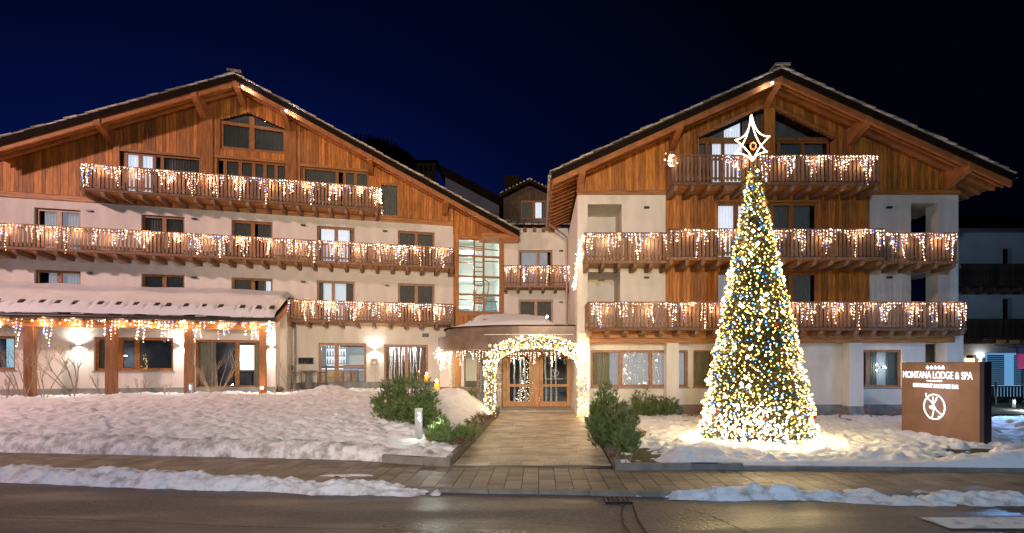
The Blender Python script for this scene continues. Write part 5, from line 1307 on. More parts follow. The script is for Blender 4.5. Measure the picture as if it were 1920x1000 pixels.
# the light arch
ag = root('light_arch', (0, 20.6, 0), 0, 'arch of fir garland thick with warm lights over the walk', 'arch')
AY = 20.6
gaP = [((918 - CX) / F * AY, 0.03), ((919 - CX) / F * AY, 1.9)]
acx = (1006 - CX) / F * AY; arx = 1.80; az0 = 2.0; arz = .92
pts = [Vector((acx - arx, 0, .0)), Vector((acx - arx, 0, .9)), Vector((acx - arx, 0, 1.75))] + [Vector((acx + arx * math.cos(math.pi - math.pi * i / 14), 0, az0 + arz * math.sin(math.pi * i / 14))) for i in range(15)] + [Vector((acx + arx, 0, 1.75)), Vector((acx + arx, 0, .9)), Vector((acx + arx, 0, .0))]
MB().path(pts, .02, 6).build('frame', M_metal, ag)
fo = MB(); bl = MB(); bl2 = MB(); rg = random.Random(5)
for a, b_ in zip(pts[:-1], pts[1:]):
    L = (b_ - a).length; d = (b_ - a).normalized(); side = Vector((d.z, 0, -d.x)); up = b_.z > 1.9 and a.z > 1.7
    R_ = .25 if up else .21
    for i in range(int(L * 420)):
        c = a.lerp(b_, rg.random()); an = rg.random() * 6.283; rr_ = R_ * rg.uniform(.35, 1.0)
        o_ = side * math.cos(an) * rr_ + Vector((0, 1, 0)) * math.sin(an) * rr_ * .8
        e_ = (o_.normalized() + d * rg.uniform(-.8, .8)).normalized() * rg.uniform(.06, .11); sd = e_.cross(Vector((rg.random(), rg.random(), rg.random()))).normalized() * .012
        p = c + o_ * .8; fo.add([p - sd, p + sd, p + e_], [(0, 1, 2)])
    for i in range(int(L * (230 if up else 120))):
        c = a.lerp(b_, rg.random()); an = rg.random() * 6.283; o_ = side * math.cos(an) * R_ + Vector((0, 1, 0)) * math.sin(an) * R_ * .85
        t = rg.random(); bl.octa(c + o_ * rg.uniform(.9, 1.12), rg.choice((.015, .019, .024)) * (1.0 if up else 1.1), 0 if t < .62 else (1 if t < .88 else 2))
fo.build('garland', M_fir, ag, kind='stuff'); bl.build('bulbs', [M_gold, M_white, M_cyan], ag, kind='stuff')
for i, p in enumerate(pts):
    if i % 2 == 0: lamp(ag, (p.x, -.48, max(.25, p.z)), 11 if p.z > 1.7 else 8, (1, .74, .38), .04)
bunch(Frame((0, 0), (1, 0)), [((1080 - CX) / F * 20.9, 2.75, 20.6), ((1087 - CX) / F * 20.9, 2.5, 20.4), ((1088 - CX) / F * 20.9, 2.15, 20.4)], 0, 44, 'blazing white bunch of lights on the pillar at the right foot of the arch', 120, .15, power=11)

# ------------------------------------------------------------------ Christmas tree
TX, TY, TZ = (1420 - CX) / F * 13.9, 13.9, .10
tr = root('christmas_tree', (TX, TY, TZ), 0, 'tall conical Christmas tree packed with gold and blue lights', 'Christmas tree')
MB().tube((0, 0, -.1), (-.1, 0, 6.9), .14, .04, 10).build('trunk', M_bark, tr)
TH = 7.15
def trad(z): 
    t = 1 - z / TH; return (1.36 * (t ** .92) + .04) * (1 + .022 * math.sin(z * 9.0) + .02 * math.sin(z * 23.0))
rt = random.Random(3); fo = MB()
for i in range(30000):
    z = TH * (1 - math.sqrt(rt.random())) ** 1.0; z = min(z, TH - .02); a = rt.random() * 6.283; r_ = trad(z) * rt.uniform(.62, 1.0)
    p = Vector((r_ * math.cos(a) - .1 * z / TH, r_ * math.sin(a), z)); e_ = Vector((math.cos(a) + rt.uniform(-.6, .6), math.sin(a) + rt.uniform(-.6, .6), rt.uniform(-.5, .5))).normalized() * rt.uniform(.07, .13)
    sd = e_.cross(Vector((rt.random() - .5, rt.random() - .5, rt.random() - .5))).normalized() * .014
    fo.add([p - sd, p + sd, p + e_], [(0, 1, 2)])
fo.build('foliage', M_fir, tr, kind='stuff')
br = MB()
for i in range(160):
    z = TH * (i + .5) / 162; a = i * 2.4; r_ = trad(z) * .9; br.tube((-.1 * z / TH, 0, z + .15 * r_), (r_ * math.cos(a) - .1 * z / TH, r_ * math.sin(a), z), .018, .008, 4, cap=False)
br.build('branches', M_bark, tr, kind='stuff')
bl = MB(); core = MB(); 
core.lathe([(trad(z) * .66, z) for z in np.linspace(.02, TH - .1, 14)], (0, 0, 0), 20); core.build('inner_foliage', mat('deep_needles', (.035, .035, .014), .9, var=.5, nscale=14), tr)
# evenly scattered, not clumped
N_ = 3500; placed = []
cells = {}
def okp(p, dmin):
    k = (int(p[0] // .12), int(p[1] // .12))
    for i in (-1, 0, 1):
        for j in (-1, 0, 1):
            for q in cells.get((k[0] + i, k[1] + j), ()): 
                if (q[0] - p[0]) ** 2 + (q[1] - p[1]) ** 2 < dmin * dmin: return False
    cells.setdefault(k, []).append(p); return True
for i in range(26000):
    z = TH * (1 - math.sqrt(rt.random())); a = rt.random() * 6.283; r_ = trad(z) * 1.03
    dm = .060 if z > 1.2 else .050
    if not okp((a * r_ + z * .01, z), dm): continue
    if len(placed) > N_: break
    placed.append(z); rr_ = r_ * rt.uniform(.94, 1.05)
    x, y = rr_ * math.cos(a) - .1 * z / TH, rr_ * math.sin(a)
    t = rt.random(); mi = 0 if t < .66 else (1 if t < .77 else 2)
    s = rt.choice((.019, .024, .029)); 
    if rt.random() < .03: s = .055; mi = 1
    bl.octa((x, y, z), s, mi)
for i in range(170):                     # the dense knot of white lights low on the front
    a = R(-112) + rt.gauss(0, .40); z = abs(rt.gauss(.42, .28)); r_ = trad(z) * rt.uniform(1.0, 1.06); bl.octa((r_ * math.cos(a) - .1 * z / TH, r_ * math.sin(a), z + .03), rt.choice((.024, .03, .04)), 1)
bl.build('bulbs', [M_gold, M_white, M_cyan], tr, kind='stuff')
M_bauble = mat('red_bauble', (.28, .015, .01), .12, .3, spec=.8); M_silver = mat('glass_bauble', (.75, .75, .75), .08, .9)
for i in range(34):
    z = TH * (1 - math.sqrt(rt.random())) * .97 + .05; a = R(-112) + rt.uniform(-1.5, 1.5); r_ = trad(z) * 1.04; s = rt.choice((.035, .045, .055)) if z < 3 else .028
    q = MB(); q.ball((0, 0, 0), s, seg=12, rings=8); q.lathe([(.012, s * .95), (.012, s * 1.2)], (0, 0, 0), 6)
    me = q.mesh('bauble', M_bauble if i % 5 < 3 else M_silver); me.polygons.foreach_set('use_smooth', [True] * len(me.polygons)); obj('bauble', me, tr, (r_ * math.cos(a) - .1 * z / TH, r_ * math.sin(a), z))
for i in range(26):
    z = TH * (1 - (1 - (i + .5) / 26) ** .6) if i > 0 else .2; z = .15 + (TH - .3) * ((i + .5) / 26) ** 1.5; a = i * 2.39996 ; r_ = trad(z) + .16
    lamp(tr, (r_ * math.cos(a) - .1 * z / TH, r_ * math.sin(a), z), 20, (1, .72, .30), .03)
for a in (-112, -90, -140, -165, -60, -25):
    lamp(tr, (1.75 * math.cos(R(a)), 1.62 * math.sin(R(a)), .34), 10, (1, .80, .50), .04)
# star topper of rope light
st = obj('star', None, tr, (0, 0, 0))
def P_(px, py): return Vector(((px - CX) / F * TY - TX, -.05, CH + (HZ - py) / F * TY - TZ))
c_ = P_(1409, 276)
def concave(a, b_, k=.62, n=9, dy=0):
    m = (a + b_) / 2; ctl = m.lerp(c_, k); out = []
    for i in range(n + 1): 
        t = i / n; v = a * (1 - t) ** 2 + ctl * 2 * t * (1 - t) + b_ * t * t; out.append(Vector((v.x, v.y + dy, v.z)))
    return out
T_, B_, L1, R1, L2, R2 = P_(1407, 218), P_(1410, 303), P_(1376, 265), P_(1441, 258), P_(1377, 289), P_(1438, 286)
mb = MB()
for dy, q in ((-.03, [T_, L1, B_, R1]), (.03, [T_, L2, B_, R2])):
    for i in range(4): mb.path(concave(q[i], q[(i + 1) % 4], .62 if i in (0, 3) else .42, dy=dy), .015, 6)
mb.build('rope_light', M_rope, st)
mb = MB(); mb.path(arcpts(c_.x + .02, c_.z + .0, .075, .09, 0, 360, 16, -.06), .016, 6); mb.build('red_ring', mat('red_glow', (.5, .08, .03), .5, emit=(1, .12, .04), estr=1.2, sample=False), st)
MB().tube((-.1, 0, 6.8), (c_.x + .01, 0, c_.z - .5), .02, .02, 6).build('mount', M_metal, st)
lamp(st, (c_.x, -.25, c_.z), 14, (1, .78, .45), .05)

# ------------------------------------------------------------------ sign wall
p0 = Vector((gp(1690, 808, .1)[0], gp(1690, 808, .1)[1])); p1 = Vector((10.69, 12.93)); p0 = Vector((10.50, 15.42))
SD = (p1 - p0); SL = SD.length; sa = math.atan2(SD.y, SD.x)
SF = Frame(p0, SD)                             # x from the far edge to the near edge, y points behind the face
sg = root('sign_wall', (p0.x, p0.y, 0), sa, 'brown freestanding wall sign with glowing white lettering on the snow', 'sign')
M_corten = mat('rust_render', (.25, .135, .09), .7, col2=(.195, .105, .068), nscale=2.2, bump=.15)
zs = 2.07
MB().box(0, SL, 0, .12, -.1, zs).build('panel', M_corten, sg)
MB().box(-.01, SL + .012, .121, .30, -.1, zs + .012).build('back_panel', mat('black_edge', (.008, .009, .02), .4), sg)
M_sign = mat('sign_letters', (1, 1, 1), .5, emit=(.80, .86, 1), estr=1.3, sample=False)
def sp(px, py): return SF.hit(0, px, py)
w_mid = (sp(1704, 702)[0] + sp(1826, 702)[0]) / 2; wid = sp(1826, 702)[0] - sp(1696, 702)[0]
tx = text(sg, 'MONTANA LODGE & SPA', (0, -.03, 0), .27, M_sign, (R(90), 0, 0), bold=-.0005, ext=.006)
tx2 = text(sg, 'RESTAURANT & LOUNGE BAR', (0, -.03, 0), .155, M_sign, (R(90), 0, 0), bold=.0, ext=.006)
bpy.context.view_layer.update()
for t_, a, c, pyb in ((tx, 1695, 1825, 710), (tx2, 1714, 1799, 727.5)):
    ua, za = sp(a, pyb); uc, zc = sp(c, pyb); t_.location = ((ua + uc) / 2, -.03, (za + zc) / 2); s = (uc - ua) / t_.dimensions.x; t_.scale = (s, 1.0, 1)
for i in range(5):
    u, z = sp(1741 + i * 7.3, 689.5 ); put_star(sg, u, -.03, z, .055, M_sign)
ua, za = sp(1740, 714); uc, zc = sp(1768, 714); MB().box(ua, uc, -.04, -.02, za - .012, za + .012).build('underline', M_sign, sg)
lu, lz = sp(1753.5, 763); rx = (sp(1773, 763)[0] - sp(1734, 763)[0]) / 2; rz_ = .33
lm = MB(); lm.path(arcpts(lu, lz, rx, rz_, 0, 360, 34, -.03), .015, 6)
def lp(*ps): 
    lm.path([(lu + p[0] * rx, -.03, lz + p[1] * rz_) for p in ps], .013, 6)
lp((-.80, 1.08), (-.78, .85), (-.62, .62), (-.30, .42), (-.05, .15), (.08, -.10), (.30, -.32), (.62, -.52), (.78, -.60), (.55, -.78), (.40, -.72), (.48, -.95))
lp((-.12, .80), (-.10, .55), (-.18, .40)); lp((.25, .78), (.18, .55), (-.02, .30)); lp((-.05, .15), (-.02, -.1), (-.10, -.5), (-.20, -.90), (-.45, -.98)); lp((-.45, .02), (-.30, -.10), (-.25, -.22))
lm.ball((lu - .28 * rx, -.03, lz - .05 * rz_), .045, seg=8, rings=6); lm.build('emblem', M_sign, sg)
lamp(sg, (SL / 2, -.45, 1.55), 4.5, (.72, .78, 1), .3, name='letter_glow'); lamp(sg, (lu, -.4, 1.0), 2.5, (.72, .78, 1), .25, name='letter_glow')

# ------------------------------------------------------------------ vegetation
def pine_bush(x, y, z, rx, ry, h, n, seed, label, m=M_needle, nl=.10, group=None, cat='pine bush', spikes=26, lean=0, name='pine_bush', col=None):
    r = random.Random(seed); o = root(name, (x, y, z), 0, label, cat, group); tw = MB(); fo = MB()
    tips = []
    for s in range(spikes):
        a = r.random() * 6.283; q = math.sqrt(r.random()); bx, by = rx * q * math.cos(a), ry * q * math.sin(a)
        H_ = h * (1 - .62 * q ** 1.6) * r.uniform(.72, 1.0); base = Vector((bx * .2, by * .2, .0)); top = Vector((bx + lean * H_ * .1, by, H_)); mid = Vector((bx * .85, by * .85, H_ * .4))
        tips.append((base, mid, top)); tw.tube(base, mid, .022, .015, 5); tw.tube(mid, top, .015, .006, 4)
    per = max(1, n // spikes)
    for (b0_, m0, t0__) in tips:
        for k in range(per):
            t = 1 - r.random() ** 1.3 * .93; c = (b0_.lerp(m0, t * 2) if t < .5 else m0.lerp(t0__, t * 2 - 1))
            R0 = .42 * min(rx, 1) * (1 - t * .66); a = r.random() * 6.283; c = c + Vector((math.cos(a) * R0 * r.random() ** .6, math.sin(a) * R0 * r.random() ** .6, r.uniform(-.05, .05)))
            if c.z < .03: c.z = .03 + r.random() * .05
            out = Vector((math.cos(a) * .8, math.sin(a) * .8, .8 + r.uniform(-.3, .3))).normalized()
            for j in range(13):
                d = (out + Vector((r.uniform(-.8, .8), r.uniform(-.8, .8), r.uniform(-.35, .7)))).normalized() * nl * r.uniform(.7, 1.15)
                s_ = d.cross(Vector((r.random() - .5, r.random() - .5, .3))).normalized() * .0065; p = c + out * r.uniform(-.03, .05)
                fo.add([p - s_, p + s_, p + d], [(0, 1, 2)])
    tw.build('stem', M_bark, o); fo.build('foliage', m, o, kind='stuff'); return o
def at(px, py, z): return gp(px, py, z)
x, y = at(762, 792, .40); pine_bush(x, y, .34, .98, .85, 1.72, 2300, 61, 'largest dark green mountain pine, left of the entrance walk', spikes=46)
x, y = at(722, 762, .55); pine_bush(x, y, .5, .5, .4, .55, 240, 62, 'low spreading pine branch on the snow beside the large pine', spikes=10, lean=-3)
x, y = at(1146, 838, .08); pine_bush(x, y, .04, .62, .6, 1.72, 1900, 63, 'tall pointed pine bush on the right kerb of the walk', spikes=36)
x, y = at(1165, 845, .08); pine_bush(x + .1, y - .1, .04, .35, .35, .75, 420, 64, 'small bright pine in front of the pointed pine bush', m=M_needle2, spikes=14)
x, y = at(1209, 779, .1); pine_bush(x, y, .05, .62, .5, 1.25, 800, 65, 'rounded pine bush under the wide ground-floor window', spikes=22)
x, y = at(1252, 779, .1); pine_bush(x, y, .05, .58, .5, .92, 620, 66, 'lower wide pine bush next to the white pillar', spikes=20)
x, y = at(838, 822, .30); pine_bush(x, y, .22, .52, .42, .55, 620, 67, 'bright green dwarf pine lit by the bollard lamp', m=M_needle2, spikes=22)
x, y = at(812, 800, .34); pine_bush(x - .1, y, .30, .4, .35, .7, 420, 68, 'bluish dwarf pine between the big pine and the lit one', m=M_needle, spikes=14)
x, y = at(872, 744, .8); pine_bush(x, y + .4, .65, .45, .3, .45, 260, 69, 'small pine sprig on the stone ledge behind the snow heap', m=M_needle2, spikes=12)
def leafy(x, y, z, r0, h, n, seed, label, m=M_brownleaf, name='low_shrub', tm=M_twig, group=None):
    r = random.Random(seed); o = root(name, (x, y, z), 0, label, 'shrub', group); tw = MB(); fo = MB()
    for s in range(n):
        a = r.random() * 6.283; q = r.random() ** .6 * r0; tip = Vector((q * math.cos(a), q * math.sin(a), h * r.uniform(.5, 1) * (1 - .4 * (q / r0) ** 2))); b0_ = Vector((tip.x * .35, tip.y * .35, -.02)); tw.tube(b0_, tip, .006, .003, 3)
        for k in range(12):
            c = b0_.lerp(tip, r.uniform(.35, 1.05)) + Vector((r.uniform(-.03, .03), r.uniform(-.03, .03), r.uniform(-.02, .02))); d = Vector((r.uniform(-1, 1), r.uniform(-1, 1), r.uniform(0, 1))).normalized() * .04; s_ = d.orthogonal().normalized() * .012
            fo.add([c, c + d * .5 + s_, c + d, c + d * .5 - s_], [(0, 1, 2, 3)])
    tw.build('stem', tm, o); fo.build('foliage', m, o, kind='stuff'); return o
for (px, py, zz, r0, h, n, s, lab, m) in ((862, 832, .2, .34, .22, 60, 71, 'low brown shrub at the front corner of the left bed', M_brownleaf), (884, 818, .22, .34, .42, 90, 72, 'green-brown shrub leaning over the left walk kerb', M_needle2), (888, 800, .25, .3, .36, 60, 73, 'dark brown shrub on the snow behind the kerb shrub', M_brownleaf), (910, 788, .28, .42, .34, 80, 74, 'reddish brown shrub below the left foot of the arch', M_brownleaf), (930, 770, .1, .16, .22, 16, 75, 'tiny green shrub at the end of the left kerb', M_needle2),
                                        (1192, 820, .12, .34, .28, 60, 76, 'brown leafy shrub right of the pointed pine bush', M_brownleaf), (1158, 862, .08, .18, .3, 30, 77, 'dry tuft at the foot of the small bright pine', M_brownleaf), (520, 738, .85, .3, .3, 50, 78, 'small dark red shrub beside the white end wall', M_brownleaf), (625, 738, .86, .55, .32, 60, 79, 'rusty brown shrub before the restaurant doors', M_brownleaf)):
    x, y = (at(px, py, zz) if not 500 < px < 700 else LF.W(LF.u(-2.0, px), -2.0)[:2]); leafy(x, y, zz - .04, r0, h, n, s, lab, m)
def twigs(x, y, z, h, spread, n, seed, label, m=M_twig, depth=4, name='bare_shrub', rad=.012, group=None):
    r = random.Random(seed); o = root(name, (x, y, z), 0, label, 'bare shrub', group); mb = MB()
    def grow(p, d, L, rr_, k):
        for s in range(3):
            q = p + d * L / 3; mb.tube(p, q, rr_ * 1.35, rr_ * 1.15, 4, cap=False); p = q; rr_ *= .85; d = (d + Vector((r.uniform(-.22, .22), r.uniform(-.22, .22), r.uniform(-.05, .12)))).normalized()
            if k and s and r.random() < .75: grow(p, (d + Vector((r.uniform(-.9, .9), r.uniform(-.7, .7), r.uniform(.0, .6)))).normalized(), L * r.uniform(.4, .65), rr_ * .75, k - 1)
        if k: 
            for j in (0, 1): grow(p, (d + Vector((r.uniform(-.6, .6), r.uniform(-.5, .5), .25))).normalized(), L * r.uniform(.4, .6), rr_ * .8, k - 1)
    for i in range(n):
        a = r.random() * 6.283; grow(Vector((math.cos(a) * .06, math.sin(a) * .06, -.05)), Vector((math.cos(a) * spread, math.sin(a) * spread * .6, 1)).normalized(), h * r.uniform(.42, .6), rad, depth)
    mb.build('branches', m, o); return o
for (px, py, zz, h, sp_, n, s, lab, m, dp, rad) in ((45, 738, .75, 2.3, .6, 4, 81, 'bare grey shrub in front of the leftmost porch post', M_twig, 3, .016), (82, 738, .75, 2.0, .35, 3, 82, 'slim bare shrub between first post and wall light', M_twig, 3, .014), (140, 738, .75, 2.3, .75, 5, 83, 'wide forked bare shrub under the left wall light', M_twig, 3, .017),
        (200, 734, .8, 1.0, .8, 3, 84, 'low red twig shrub beside the second porch post', M_redtwig, 2, .009), (255, 736, .8, .9, .8, 4, 85, 'low red twigs under the wide wing window', M_redtwig, 2, .008), (318, 735, .82, .9, .9, 4, 86, 'low red twigs beside the third porch post', M_redtwig, 2, .008), (5, 740, .75, 1.0, .5, 3, 87, 'bare shrub at the extreme left edge', M_twig, 3, .014),
        (405, 742, .8, 2.3, .6, 15, 88, 'dense fan of dry stalks in front of the porch doors', mat('dry_stalks', (.42, .30, .19), .8, var=.2), 1, .009), (545, 748, .8, 2.0, .4, 7, 89, 'thin dry stalks in front of the downpipe', MATS['dry_stalks'], 1, .007), (700, 742, .82, 1.5, .5, 6, 90, 'thin bare twigs between restaurant door and window', M_twig, 2, .006), (460, 748, .8, .3, 1.6, 4, 91, 'sprawling red twigs on the snow before the porch doors', M_redtwig, 2, .008), (682, 750, .75, .35, .9, 5, 92, 'small weed stems poking through the snow heap', MATS['dry_stalks'], 1, .005),
        (1298, 781, .1, .55, .8, 12, 93, 'twiggy brown clump left of the Christmas tree', M_redtwig, 2, .01), (1318, 781, .1, .5, .7, 8, 94, 'second twiggy brown clump beside the tree', M_redtwig, 2, .01), (1572, 782, .1, .4, .7, 6, 95, 'low dark twigs by the wall right of the tree', M_redtwig, 2, .008), (1640, 782, .1, .5, .8, 9, 96, 'low dark twigs before the right pillar', M_redtwig, 2, .008), (1672, 782, .1, .4, .8, 6, 97, 'low dark twigs beside the sign', M_redtwig, 2, .008), (1170, 866, .08, .35, .7, 10, 98, 'dry grass stalks in front of the small bright pine', MATS['dry_stalks'], 1, .005)):
    if px < 500: x, y = LF.W(LF.u(-3.95, px), -3.95)[:2]; zz = .80
    elif px < 720: x, y = LF.W(LF.u(-1.8, px), -1.8)[:2]; zz = .84
    else: x, y = at(px, py, zz)
    twigs(x, y, zz - .03, h, sp_, n, s, lab, m, dp, name='bare_shrub', rad=rad)

# ------------------------------------------------------------------ garden bollards and small lamps
def bollard(px, py, zz, h, w_, label, power=14, rot=0):
    x, y = at(px, py, zz) if px != 357 else LF.W(LF.u(-4.2, px), -4.2)[:2]; o = root('bollard_lamp', (x, y, zz - .05), rot, label, 'bollard lamp', 'garden bollard lamps'); H_ = h + .05
    MB().box(-w_ / 2, w_ / 2, -w_ / 2, w_ / 2, 0, H_).build('post', M_lampmetal, o)
    yy = -w_ / 2 - .003; zz_ = [(-.02, .84), (.30, .80), (.30, .74), (-.02, .66), (.30, .58)]
    lm_ = MB()
    for (p_, q_) in zip(zz_[:-1], zz_[1:]): lm_.prism([(p_[0] * w_, p_[1] * H_ - .012), (q_[0] * w_, q_[1] * H_ - .012), (q_[0] * w_, q_[1] * H_ + .012), (p_[0] * w_, p_[1] * H_ + .012)], yy, yy + .002)
    lm_.build('lens', M_lampglow, o)
    lamp(o, (w_ * 2.2, -w_ * 1.4, H_ * .6), power, (.88, 1, .9), .05); return o
b_ = bollard(785, 817, .32, .66, .16, 'grey bollard lamp on the snow before the large pine', 17, R(6))
bollard(357, 742, .82, .50, .13, 'slim lit bollard lamp on the snow by the third porch post', 8, R(10))
bollard(1898, 762, .25, .30, .16, 'small bright bollard lamp on the far right bank', 14)
x, y = LF.W(LF.u(-3.8, 491), -3.8)[:2]; o = root('garden_torch', (x, y, .75), 0, 'small orange garden light low on the snow by the porch doors', 'garden light')
MB().tube((0, 0, 0), (0, 0, .3), .012, .012, 6).build('stake', M_metal, o); MB().ball((0, 0, .34), .055).build('flame', M_orange_em, o); lamp(o, (0, -.09, .37), 9, (1, .5, .2), .04)
for sx in (1, 2):
    x, y = at(1100 + sx * 46, 0 + 850, 0)

# ------------------------------------------------------------------ dark building, fence, flag at the far right
QF = Frame((0, 30.0), (1, 0))
qb_ = root('dark_building', (0, 30, 0), 0, 'unlit white building with dark balconies at the far right', 'building')
q0, q1 = QF.u(0, 1770), QF.u(0, 1990)
M_nightwall = mat('night_plaster', (.68, .68, .72), .9, var=.15, nscale=1)
M_oldwood = mat('old_dark_wood', (.09, .055, .035), .8, var=.4, nscale=6, island=.4)
def QH(p0, p1, ty, by): return (QF.u(0, p0), QF.u(0, p1), QF.z(0, p0, by), QF.z(0, p0, ty))
qh = [QH(1880, 1898, 466, 497), QH(1880, 1898, 560, 600), QH(1812, 1832, 666, 740), QH(1848, 1925, 662, 760)]
wall_grid(q0, q1, -.1, QF.z(0, 1850, 428), qh, 0, .3).build('wall', M_nightwall, qb_)
cv = MB(); [cavity(cv, *h, .12, 1.2) for h in qh[:3]]; cv.build('room_shadow', M_dark, qb_)
for (ty, by) in ((495, 535), (598, 633)):
    mb = MB(); z0, z1 = QF.z(-1.2, 1850, by), QF.z(-1.2, 1850, ty); mb.box(q0, q1, -1.2, -.01, z0 - .12, z0); mb.box(q0, q1, -1.25, -1.15, z1 - .06, z1)
    bo = mb.build('balcony', M_oldwood, qb_)
    ss = MB().box(-.07, .07, -1.21, -1.18, z0, z1 - .06).mesh('slat', M_oldwood)
    for i in range(int((q1 - q0) / .17)): obj('slat', ss, bo, (q0 + .1 + i * .17, 0, 0))
    mb = MB()
    for i in range(10): mb.box(q0 + .3 + i * .72, q0 + .45 + i * .72, -1.2, 0, z0 - .32, z0 - .121)
    mb.build('joists', M_joist, bo)
mb = MB(); zr_ = QF.z(-1.5, 1850, 426); mb.prismx([(-1.6, zr_), (-1.6, zr_ + .18), (5, zr_ + 2.4), (5, zr_ + 2.2)], q0 - .6, q1); mb.build('roof', M_darkroof, qb_)
sx_ = [QF.u(.2, a) for a in (1852, 1883, 1902, 1950)]
MB().box(QF.u(0, 1848), QF.u(0, 1930), .5, .6, .2, QF.z(0, 1850, 662)).build('lit_panel', mat('blue_panel', (.3, .5, .7), .8, emit=(.18, .48, .85), estr=.5, sample=False), qb_)
for (a, c) in ((sx_[0], sx_[1]), (sx_[2], sx_[3])):
    mb = MB(); z0, z1 = QF.z(.2, 1860, 722), QF.z(.2, 1860, 667); z = z0
    while z < z1: mb.box(a, c, .2, .24, z, z + .09); z += .115
    mb.build('shutter', mat('grey_shutter', (.12, .105, .10), .6) if 'grey_shutter' not in MATS else MATS['grey_shutter'], qb_)
u, z = QF.hit(-.1, 1818, 676); MB().box(u - .2, u + .2, -.2, -.01, z - .12, z + .12).build('lit_sconce', MATS['paper_lamp'], qb_)
u, z = QF.hit(-.1, 1840, 672); o = wall_light(QF, 'white wall lamp on the dark building behind the sign', u, 0, z - .1, 26)
fe = root('garden_fence', (0, 26.5, 0), 0, 'dark wooden garden fence behind the sign', 'fence')
FF = Frame((0, 26.5), (1, 0)); f0, f1 = FF.u(0, 1840), FF.u(0, 1990); z0, z1 = FF.z(0, 1860, 752), FF.z(0, 1860, 724)
MB().box(f0, f1, -.03, .03, z1 - .06, z1).box(f0, f1, -.03, .03, z0 + .05, z0 + .12).build('rail', M_oldwood, fe)
ss = MB().box(-.055, .055, -.05, -.031, z0, z1 - .06).mesh('slat', M_oldwood)
for i in range(int((f1 - f0) / .16)): obj('slat', ss, fe, (f0 + .06 + i * .16, 0, 0))
o = root('garden_post', ((1867 - CX) / F * 24, 24, .2), 0, 'thin black post in front of the garden fence', 'post'); MB().tube((0, 0, 0), (0, 0, 1.0), .05, .04, 8).build('shaft', M_metal, o); MB().lathe([(.16, 0), (.16, .05)], (0, 0, .0), 10).build('foot', M_metal, o); MB().lathe([(.14, 0), (.14, .05)], (0, 0, .93), 10).build('cap', M_metal, o)
fl = root('flag', ((1889 - CX) / F * 18, 18, CH + (HZ - 652) / F * 18), 0, 'black and red flag hanging at the right edge', 'flag')
MB().tube((0, 0, 0), (1.4, 0, .02), .02, .02, 8).build('pole', M_metal, fl)
M_flag = mat('flag_cloth', (.02, .02, .035), .8); M_flagr = mat('flag_red', (.50, .03, .07), .8)
mb = MB(); A_, B2 = 22, 12
for (t0__, t1__, mi) in ((0, .30, 0), (.30, 1, 1)):
    vs = []
    for i in range(B2 + 1):
        for j in range(A_ + 1):
            t = lerp(t0__, t1__, i / B2); s = j / A_; vs.append((.28 + s * .9 + t * .13, .05 * math.sin(s * 14 + t * 2), -.0 - t * .72))
    k = [(i * (A_ + 1) + j, i * (A_ + 1) + j + 1, (i + 1) * (A_ + 1) + j + 1, (i + 1) * (A_ + 1) + j) for i in range(B2) for j in range(A_)]
    mb.add(vs, k, mi)
mb.build('cloth', [M_flag, M_flagr], fl, smooth=True)
o = root('garden_floodlight', (14.8, 17.2, .2), 0, 'small blue-white floodlight behind the sign', 'floodlight')
MB().box(-.1, .1, -.06, .06, 0, .16).build('housing', M_metal, o); MB().box(-.08, .08, -.065, -.061, .02, .14).build('lens', M_white_em, o)
lamp(o, (-.2, -.5, 1.3), 150, (.22, .48, 1), .1)

# ------------------------------------------------------------------ hillside and houses behind
X, Y2 = np.meshgrid(np.linspace(-160, 120, 141), np.linspace(0, 1, 26)); Y2 = 75 + Y2 * 110
def ridgeh(x): return np.interp(x, [-160, -60, -42, -36, -31, -24, -12, 0, 40, 120], [52, 60, 59.5, 57.5, 53.5, 46, 31, 17, 5, 3])
Zh = ridgeh(X) * np.clip((Y2 - 75) / 60, 0, 1) ** .8 + fbm(X * .1, Y2 * .1, 401, 3) * 3
gridmesh('hill', X, Y2, Zh, mat('night_hill', (.012, .014, .012), .95, var=.4, nscale=.3), kind='structure')
fw = MB(); r = random.Random(8)
for i in range(1500):
    x = r.uniform(-60, 2); y = r.uniform(100, 136); t = min(1, max(0, (y - 75) / 60)); z = float(ridgeh(x)) * t ** .8 - .5; h = r.uniform(1.0, 2.0)
    for k in range(4): fw.lathe([(h * .20 * (1 - k * .22), h * (.1 + k * .22)), (h * .03, h * (.42 + k * .2))], (x, y, z), 7)
tag(fw.build('far_forest', mat('night_fir', (.012, .016, .010), .95, var=.4, nscale=.5), kind='stuff'), 'dark conifer forest on the hill behind the left roof', 'forest')
def farhouse(pa, pb, pt, pe, D, label, wm, flip=False, lum=None):
    xa, xb = (pa - CX) / F * D, (pb - CX) / F * D; zt_, ze = CH + (HZ - pt) / F * D, CH + (HZ - pe) / F * D
    o = root('far_house', (xa, D, 0), 0, label, 'house', 'houses on the slope behind'); w_ = xb - xa
    return o, w_, zt_, ze
o, w_, a, c = farhouse(781, 817, 302, 325, 95, 'small pale house with dark windows on the hilltop', None)
wm = mat('far_wall', (.20, .17, .12), .9, var=.2, nscale=.5); 
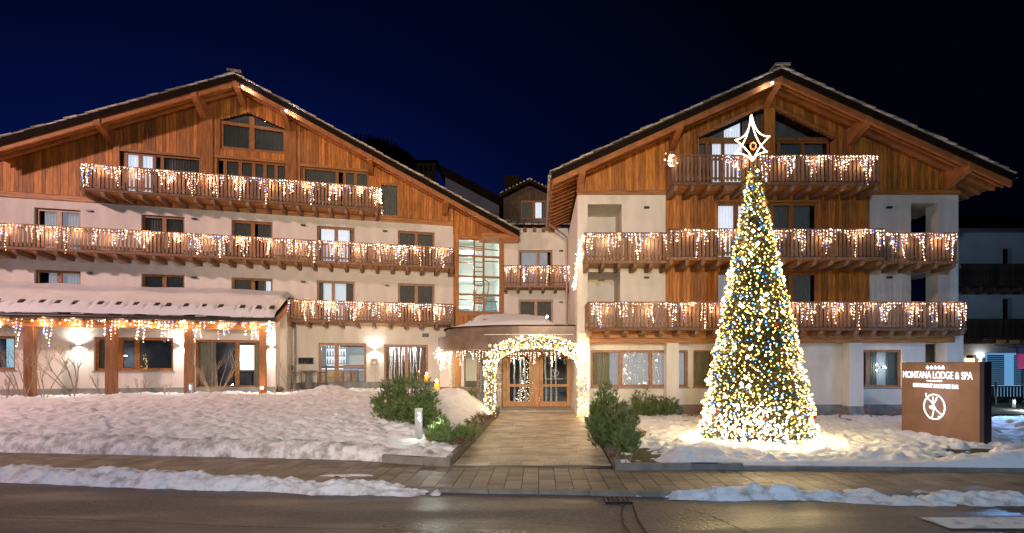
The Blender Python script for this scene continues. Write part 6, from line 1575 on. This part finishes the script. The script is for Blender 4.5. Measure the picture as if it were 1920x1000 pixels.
wall_grid(0, w_, c - 3, a - .3, [(.5, 1.1, a - 1.9, a - .9), (1.4, 2.0, a - 1.9, a - .9), (2.3, 2.8, a - 1.9, a - .9)], 0, .3).build('wall', wm, o); MB().box(-.3, w_ + .3, -.4, 4, a - .3, a).build('roof', M_darkroof, o); MB().box(.3, w_ - .2, .31, .35, c - 1, a - .5).build('window', M_dark, o)
o, w_, a, c = farhouse(835, 936, 318, 380, 50, 'large pale house with a dark sloping roof behind the left eave', None)
mb = MB(); mb.prism([(0, 6), (w_, 6), (w_, CH + (HZ - 385) / F * 50), (0, CH + (HZ - 322) / F * 50)], 0, .3); mb.build('wall', mat('far_blue_wall', (.16, .18, .24), .9, var=.2, nscale=.5), o)
mb = MB(); mb.prism([(-.5, CH + (HZ - 312) / F * 50), (w_ + .4, CH + (HZ - 375) / F * 50), (w_ + .4, CH + (HZ - 390) / F * 50), (-.5, CH + (HZ - 327) / F * 50)], -.5, 6); mb.build('roof', M_darkroof, o)

# ------------------------------------------------------------------ street lamps on the far side of the road, behind the viewer
def street_lamp(x, y, h, tgt, power, col, label, spot=120):
    o = root('street_lamp', (x, y, -.06), 0, label, 'street lamp', 'street lamps across the road')
    MB().tube((0, 0, 0), (0, 0, h), .09, .06, 10).build('pole', M_metal, o); MB().box(-.2, .2, -.1, .7, h, h + .12).build('lamp_head', M_metal, o); MB().box(-.15, .15, .0, .6, h - .02, h - .003).build('lens', M_lampglow, o)
    d = Vector(tgt) - Vector((x, y + .3, h - .3)); l = lamp(o, (0, .3, h - .25), power, col, .16, 'SPOT', rot=d.to_track_quat('-Z', 'Y').to_euler(), spot=R(spot)); l.data.spot_blend = 1.0; return l
street_lamp(-25, 6, 13.5, (-8, 25, 2.0), 11000, (1, .64, .60), 'rosy street lamp lighting the left chalet', 110).data.shadow_soft_size = .6
street_lamp(-1, -9, 6.0, (-3.5, 26, 7.0), 16500, (1, .72, .42), 'warm street lamp lighting the entrance', 50)
street_lamp(1, -8, 8.0, (1, 12, 0), 5600, (.50, .72, 1), 'cool white street lamp over the road', 130)
